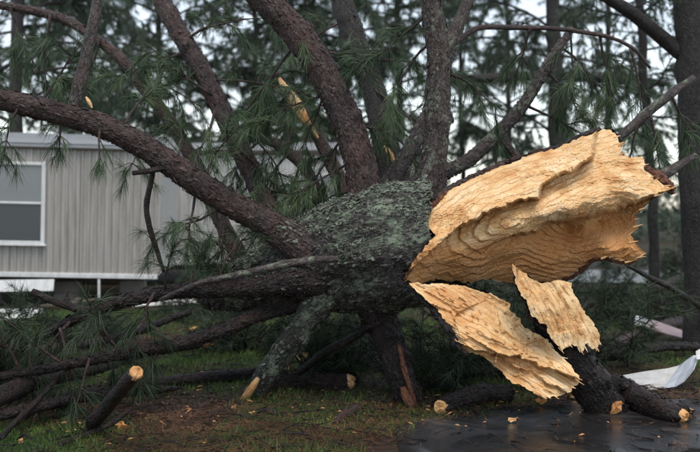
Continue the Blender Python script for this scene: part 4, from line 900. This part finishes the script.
ground_limb("fallen_branch", "forked dark branch crossing the left grass below the low limb", "branch", [(-10, 356, .1, 9), (40, 350, .12, 10), (90, 344, .12, 9), (140, 330, .2, 8), (190, 312, .35, 6)], 'bark_wet', 315, sides=10)
ground_limb("fallen_branch", "dark branch running left to right along the bottom left grass", "branch", [(-20, 420, .02, 12), (30, 408, .05, 12), (80, 398, .05, 11), (130, 392, .02, 9), (175, 390, 0, 6)], 'bark_wet', 316, sides=10)
ground_limb("fallen_branch", "thin dark branch under the trunk between its two propping limbs", "branch", [(300, 372, .1, 7), (325, 352, .3, 8), (350, 338, .42, 8), (372, 325, .55, 7)], 'bark_wet', 317, sides=10)
ground_limb("fallen_branch", "dark branch lying in the brush behind the hanging slab", "branch", [(425, 385, 0, 10), (470, 372, .08, 10), (520, 362, .15, 9), (560, 350, .2, 7)], 'bark_wet', 318, sides=10)
ground_limb("fallen_branch", "dark curved branch lying behind the white bent sheet", "branch", [(590, 362, 0, 9), (630, 352, .05, 10), (670, 346, .05, 9), (720, 348, 0, 7)], 'bark_wet', 319, sides=10)
ground_limb("fallen_branch", "dark stick leaning at the left edge below the big limb", "branch", [(0, 440, 0, 6), (22, 415, .08, 6), (48, 388, .2, 5), (72, 362, .35, 4)], 'bark_wet', 320, sides=8)
def chip(label, px, py, w, h, rot, seed, mat='wood', stand=0.25, lift=0.012):
    """a torn chip of wood: a thin irregular wedge lying on the ground"""
    rng = np.random.default_rng(seed); g = G(px, py + h * 0.4); Y = g[1]; s = Y / FPX; m = 10
    ca, sa = math.cos(math.radians(rot)), math.sin(math.radians(rot)); V = []
    for lay in (0, 1):
        for i in range(m):
            a = i * 6.283 / m; rr = rng.uniform(0.45, 1.25); x = math.cos(a) * w * 0.5 * s * rr; y = math.sin(a) * h * 0.5 * s * rr * (1 if abs(math.cos(a)) < .8 else .5)
            X, Z = x * ca - y * sa, x * sa + y * ca
            V.append(np.array([g[0] + X, Y + Z * (0.6 - stand) + lay * 0.012 + 0.01 * rng.normal(), Z * stand * 1.6 - lay * 0.014 + 0.006 * rng.normal()]))
    V = np.array(V); V[:, 2] += lift - V[:, 2].min(); V = np.vstack([V, V[:m].mean(0) + np.array([0, -.006, .008]), V[m:].mean(0)])
    F = [(i, (i + 1) % m, 2 * m) for i in range(m)] + [(m + (i + 1) % m, m + i, 2 * m + 1) for i in range(m)] + [(i, m + i, m + (i + 1) % m, (i + 1) % m) for i in range(m)]
    o = V.mean(0); q = V - o
    tag(mesh_obj("wood_chip", V, F, M[mat], None, rest=q[:, [1, 2, 0]], attr={"ring": np.abs(q[:, 2]), "heart_shade": np.full(len(V), (0.85 if "orange" in label else 0.25) + 0.15 * rng.uniform())}, smooth=False, origin=o), label, "wood chip", "torn wood chips on the ground")
for i, (lab, px, py, w, h, rot, st) in enumerate((
    ("pale chip standing under the trunk left of the thick leg", 302, 356, 13, 20, 80, .9), ("pointed pale splinter sticking up between the two propping limbs", 357, 330, 11, 20, 100, 1.0),
    ("long orange chip lying on grass beside the lower left branch", 206, 348, 20, 6, 15, .5), ("small tan chip above the lower left branch", 192, 330, 12, 5, 10, .4),
    ("bright orange strip hanging below the cut branch end", 122, 425, 6, 19, 85, 1.0), ("orange chip at the broken tip of the lower left branch", 208, 377, 16, 8, 0, .6),
    ("pale leaf-like chip behind the hanging slab", 452, 356, 9, 9, 40, .9), ("tan chip on the driveway under the big slab", 576, 397, 13, 8, 20, .6),
    ("small orange splinter below the slab's lower tip", 541, 402, 5, 13, 88, 1.0), ("reddish bark scrap left of the cut branch", 98, 414, 15, 13, 30, .7),
    ("orange torn scrap at the foot of the driveway splinter", 616, 413, 15, 9, 35, .8), ("tiny pale chip on grass left of centre", 234, 411, 5, 4, 0, .4),
    ("thin yellowish splinter lying on the driveway's left part", 512, 423, 9, 2.5, 5, .3),
    ("tan chip beside the bent twigs at left", 62, 402, 9, 5, 20, .4), ("small tan chip near the bottom left edge", 20, 444, 7, 4, 0, .3), ("pale chip on the upper grass at left", 110, 338, 8, 4, 10, .3))):
    chip(lab, px, py, w, h, rot, 400 + i, 'bark_inner' if 'bark' in lab else 'wood', st)

# white debris right: bent sheets
def sheet_thing(name, label, cat, rows, mats, thick=0.008, origin=None):
    """rows of world points (n x m grid) -> bent sheet with thickness; one part per material"""
    t = thing(name, label, cat, (rows[0][0][0][0], rows[0][0][0][1], 0))
    for k, (grid, mt) in enumerate(zip(rows, mats)):
        g = np.array(grid, float); n, m = g.shape[:2]
        nn = norm(np.cross(g[-1, 0] - g[0, 0], g[0, -1] - g[0, 0])); V = np.vstack([g.reshape(-1, 3), g.reshape(-1, 3) - nn * thick]); F = []
        for i in range(n - 1):
            for j in range(m - 1):
                a = i * m + j; F += [(a, a + 1, a + m + 1, a + m), (n * m + a + m, n * m + a + m + 1, n * m + a + 1, n * m + a)]
        bd = [j for j in range(m)] + [i * m + m - 1 for i in range(1, n)] + [(n - 1) * m + j for j in range(m - 2, -1, -1)] + [i * m for i in range(n - 2, 0, -1)]
        for a, b in zip(bd, bd[1:] + bd[:1]): F.append((a, b, b + n * m, a + n * m))
        mesh_obj(mt[1], V, F, M[mt[0]], t, smooth=False)
    return t
def strip(edge_a, edge_b, k=3):
    A = [P(*p) for p in edge_a]; B = [P(*p) for p in edge_b]
    return [[a + (b - a) * i / k for i in range(k + 1)] for a, b in zip(A, B)]
sheet_thing("bent_sheet", "white bent metal sheet with blue-grey end lying by the driveway", "metal sheet",
    [strip([(623, 376, 9.0), (645, 372, 9.0), (668, 369, 8.95), (680, 366, 8.9)], [(640, 391, 8.7), (655, 390, 8.68), (665, 388, 8.65), (672, 386, 8.62)]),
     strip([(680, 366, 8.9), (688, 360, 8.88), (694, 356, 8.86), (699, 356, 8.86)], [(664, 389, 8.62), (674, 388, 8.6), (684, 382, 8.58), (694, 370, 8.58)]),
     strip([(696, 352, 8.8), (706, 346, 8.8), (720, 340, 8.8)], [(697, 360, 8.7), (708, 358, 8.7), (722, 354, 8.7)])],
    (('panel_white', "white_panel"), ('panel_blue', "folded_panel"), ('panel_white', "torn_flap")))
sheet_thing("fallen_board", "pinkish broken board with white end lying on grass further back", "board",
    [strip([(635, 316, 12.2), (642, 318, 12.2), (651, 322, 12.2)], [(634, 325, 11.9), (640, 326, 11.9), (648, 328, 11.9)], 2),
     strip([(650, 320, 12.2), (670, 327, 12.15), (697, 337, 12.1)], [(647, 328, 11.9), (668, 335, 11.85), (697, 343, 11.8)], 2)],
    (('panel_white', "white_end"), ('panel_pink', "board_face")), 0.015)

# ------------------------------------------------------------------ standing trees behind
LIMB_KINDS = []
def limb_kinds():
    rng = np.random.default_rng(901)
    for k in range(9):
        wd, ti, di = branchlet((0, 0, 0), (1, 0, 0.15 + 0.1 * (k % 3)), 2.0, 0.035, rng, twigs=15, droop=0.75, tuft_gap=0.12, sub=0.46)
        v, f, rs = merge(wd); V, F = needle_mesh(ti, di, rng, n=26, length=0.25, width=0.011, spread=0.7, droop=0.55)
        V2, F2 = needle_mesh(ti, di, rng, n=34, length=0.19, width=0.0055, spread=0.7, droop=0.55)
        LIMB_KINDS.append(((v, f, rs), (V, F), (V2, F2)))
limb_kinds()
MESHES = {}
def hang_limb(t, at, az, pitch, size, k, mat, nm, fine=False):
    """a limb with its needles; alike limbs share their mesh"""
    key = (k, mat, nm, fine)
    w, n, n2 = LIMB_KINDS[k]
    if key not in MESHES:
        a = mesh_obj("limb", w[0], w[1], M[mat], None, rest=w[2]); b = mesh_obj("needles", *(n2 if fine else n), M[nm], None, smooth=False); MESHES[key] = (a, b)
        b.parent = a
    else:
        a0, b0 = MESHES[key]; a = a0.copy(); b = b0.copy(); COL.objects.link(a); COL.objects.link(b); b.parent = a
    b["kind"] = "stuff"
    a.parent = t; a.location = Vector(at) - t.location; a.rotation_euler = (random.Random(k + int(az * 100)).uniform(-.5, .5), -pitch, az); a.scale = (size,) * 3
    return a
def pine_tree(label, px, Y, w, seed, ztop=9.0, lean=0.0, zmin=2.4, nl=26, ll=(0.7, 1.35), extra=(), clear=False, tufts=8, mat='bark_far', nm='needles_far', fine=False):
    rng = np.random.default_rng(seed); b = P(px, 210, Y); b[2] = 0; r = w * 0.5 * Y / FPX
    t = thing("pine_tree", label, "tree", b, "standing trees in the background")
    pts = [np.r_[b[0] + lean * (z / 6) + 0.05 * math.sin(z * 0.9 + seed), b[1], z - 0.05, r * (1.25 if z == 0 else 1 - 0.055 * z)] for z in (0, 0.7, 2, 4, 6, ztop)]
    v, f, rest, c, tt, rr = tube(pts, sides=16, step=.12, rough=.12, wob=.04, seed=seed, knots=4)
    mesh_obj("trunk", v, fix_quads(f), M[mat], t, rest=rest)
    for k in range(nl):
        z = zmin + (ztop - 0.3 - zmin) * (k + rng.uniform(0, 1)) / nl; i = int(np.argmin(np.abs(c[:, 2] - z)))
        az = k * 2.4 + rng.uniform(-.5, .5)
        if clear and math.sin(az) < -0.25: az = -az
        hang_limb(t, c[i], az, rng.uniform(-0.25, 0.45), rng.uniform(*ll), int(rng.integers(9)), mat, nm, fine)
    for pp in extra:
        W = [np.r_[P(x, y, Yq), ww * 0.5 * Yq / FPX] for x, y, Yq, ww in pp]
        v, f, rs, c2, t2, r2 = tube(W, sides=10, step=.08, rough=.14, wob=.03, seed=seed + 7, knots=2); mesh_obj("bough", v, fix_quads(f), M[mat], t, rest=rs)
        for q in range(tufts):
            i = int(len(c2) * rng.uniform(0.25, 0.98)); hang_limb(t, c2[i], rng.uniform(0, 6.28), rng.uniform(-.6, .3), rng.uniform(.3, .5), int(rng.integers(9)), mat, nm, fine)
    return t
TREES = [
    ("big dark pine trunk at the right edge with a limb reaching up-left", 711, 11.5, 37, 501, dict(zmin=2.9, lean=-.5, extra=[[(686, 56, 11.5, 16), (670, 43, 11.5, 15), (650, 28, 11.4, 14), (630, 12, 11.3, 13), (605, -4, 11.2, 12), (570, -30, 11.1, 9)]], fine=True, nl=9, clear=True, tufts=2)),
    ("tall pine with thick straight trunk rising above the torn wood", 555, 22, 20, 502, dict(clear=True, nl=17, zmin=2.6, extra=[[(553, 80, 22, 10), (530, 76, 21.9, 9), (500, 78, 21.7, 9), (470, 78, 21.5, 8), (445, 74, 21.3, 6)], [(556, 76, 22, 10), (590, 78, 22, 9), (630, 80, 22, 9), (665, 84, 22, 7)]])),
    ("thin straight pine seen right of the upright limb", 462, 27, 6, 503, dict(nl=15)),
    ("pine at the far left edge above the mobile home", 19, 20.5, 17, 504, dict(clear=True, zmin=2.7, ll=(.8, 1.5))),
    ("slim pine behind the two left leaning limbs", 254, 27, 8, 505, dict(nl=34)),
    ("slim pine just left of the big curved limb", 291, 30, 7, 506, dict(nl=34)),
    ("pine partly hidden between the big curved limb and upright limb", 343, 25.5, 10, 507, dict(nl=34)),
    ("slender pine left of the upright grey limb", 399, 26, 9, 508, dict(nl=16)),
    ("small leaning pine behind the tip of the torn wood", 654, 17, 11, 509, dict(zmin=2.0, ll=(.5, .8), lean=-.25)),
    ("pine behind the thin upright branch at upper left", 92, 26, 9, 510, dict(nl=36, zmin=2.6)),
    ("pine behind the left leaning limb's arching top", 158, 29, 9, 511, dict(nl=36, zmin=2.6)),
    ("distant pine right of the thick straight trunk", 606, 27, 8, 512, dict(nl=15, zmin=2.4)),
    ("distant pine left of the thick straight trunk", 507, 31, 7, 513, dict(nl=15)),
]
for lab, px, Y, w, sd_, kw in TREES: pine_tree(lab, px, Y, w, sd_, **kw)

# understory: fallen pine tops and shrubs in the middle distance
def bush(label, px, py, w, h, seed, n=26, cat="shrub", name="pine_bough_heap", mat='needles_shaded', nw=.005):
    rng = np.random.default_rng(seed); g = G(px, py); Y = g[1]; s = Y / FPX
    t = thing(name, label, cat, g, "brushy greenery behind the fallen tree"); wood, tips, dirs = [], [], []
    for k in range(n):
        a = rng.uniform(0, 6.283); st = np.array([g[0] + rng.uniform(-.35, .35) * w * s, Y + rng.uniform(-.3, .3) * w * s * .7, 0.02])
        d = np.array([math.cos(a) * w * s * .35, math.sin(a) * w * s * .3, h * s * rng.uniform(.3, 1.1)]); L = np.linalg.norm(d)
        wd, ti, di = branchlet(st, d, L, .012, rng, twigs=7, droop=.5, tuft_gap=.11, sub=.5); wood += wd; tips += ti; dirs += di
    v, f, rs = merge(wood); mesh_obj("stems", v, f, M['bark_wet'], t, rest=rs)
    tips = np.array(tips); tips[:, 2] = np.maximum(tips[:, 2], .05)
    V, F = needle_mesh(tips, dirs, rng, n=24, length=.17, width=nw, spread=.8, droop=.4); V[:, 2] = np.maximum(V[:, 2], .02)
    tag(mesh_obj("needles", V, F, M[mat], t, smooth=False), kind="stuff")
for i, (lab, px, py, w, h) in enumerate((
    ("dark fallen pine top behind the hanging slab", 480, 378, 150, 100), ("dark tangle of boughs behind the torn flap and its log", 590, 366, 120, 80), ("dark tangle of boughs right of the thick wet propping limb", 440, 392, 70, 60), ("low green pine boughs right of the torn flap", 640, 322, 90, 60), ("dark pine boughs behind the propping limbs", 330, 350, 110, 60),
    ("pine boughs heaped at the photo's right edge", 690, 300, 70, 70), ("green pine boughs on the grass at left edge", 25, 362, 90, 55), ("pine boughs under the low left limb", 95, 345, 70, 40), ("dark boughs filling the gap between the two propping limbs", 335, 384, 60, 55), ("dark boughs under the trunk left of the lichen-covered prop", 225, 350, 80, 45),
    ("dark brush below the torn face in the distance", 560, 318, 120, 60), ("pine boughs behind the trunk's left end", 215, 318, 100, 55), ("pine boughs at far left on the ground in front", -20, 400, 80, 60))):
    bush(lab, px, py, w, h, 600 + i)
# far wood: one mass beyond the lane
def far_wood():
    rng = np.random.default_rng(77); n = 5200; x = rng.uniform(-40, 40, n); y = rng.uniform(46, 62, n); top = 2.6 + 1.6 * fbm(np.c_[x * .25, x * 0, x * 0], 71, 3) + rng.exponential(.3, n)
    z = np.abs(rng.uniform(0, 1, n)) * top
    V, F = needle_mesh(np.c_[x, y, z], rng.normal(size=(n, 3)), rng, n=14, length=.9, width=.05, spread=.9, droop=.2)
    V[:, 2] = np.maximum(V[:, 2], 0.02)
    tag(mesh_obj("far_wood", V, F, M['needles_far'], smooth=False), "hazy low line of far trees beyond the yard", "trees", kind="stuff")
far_wood()
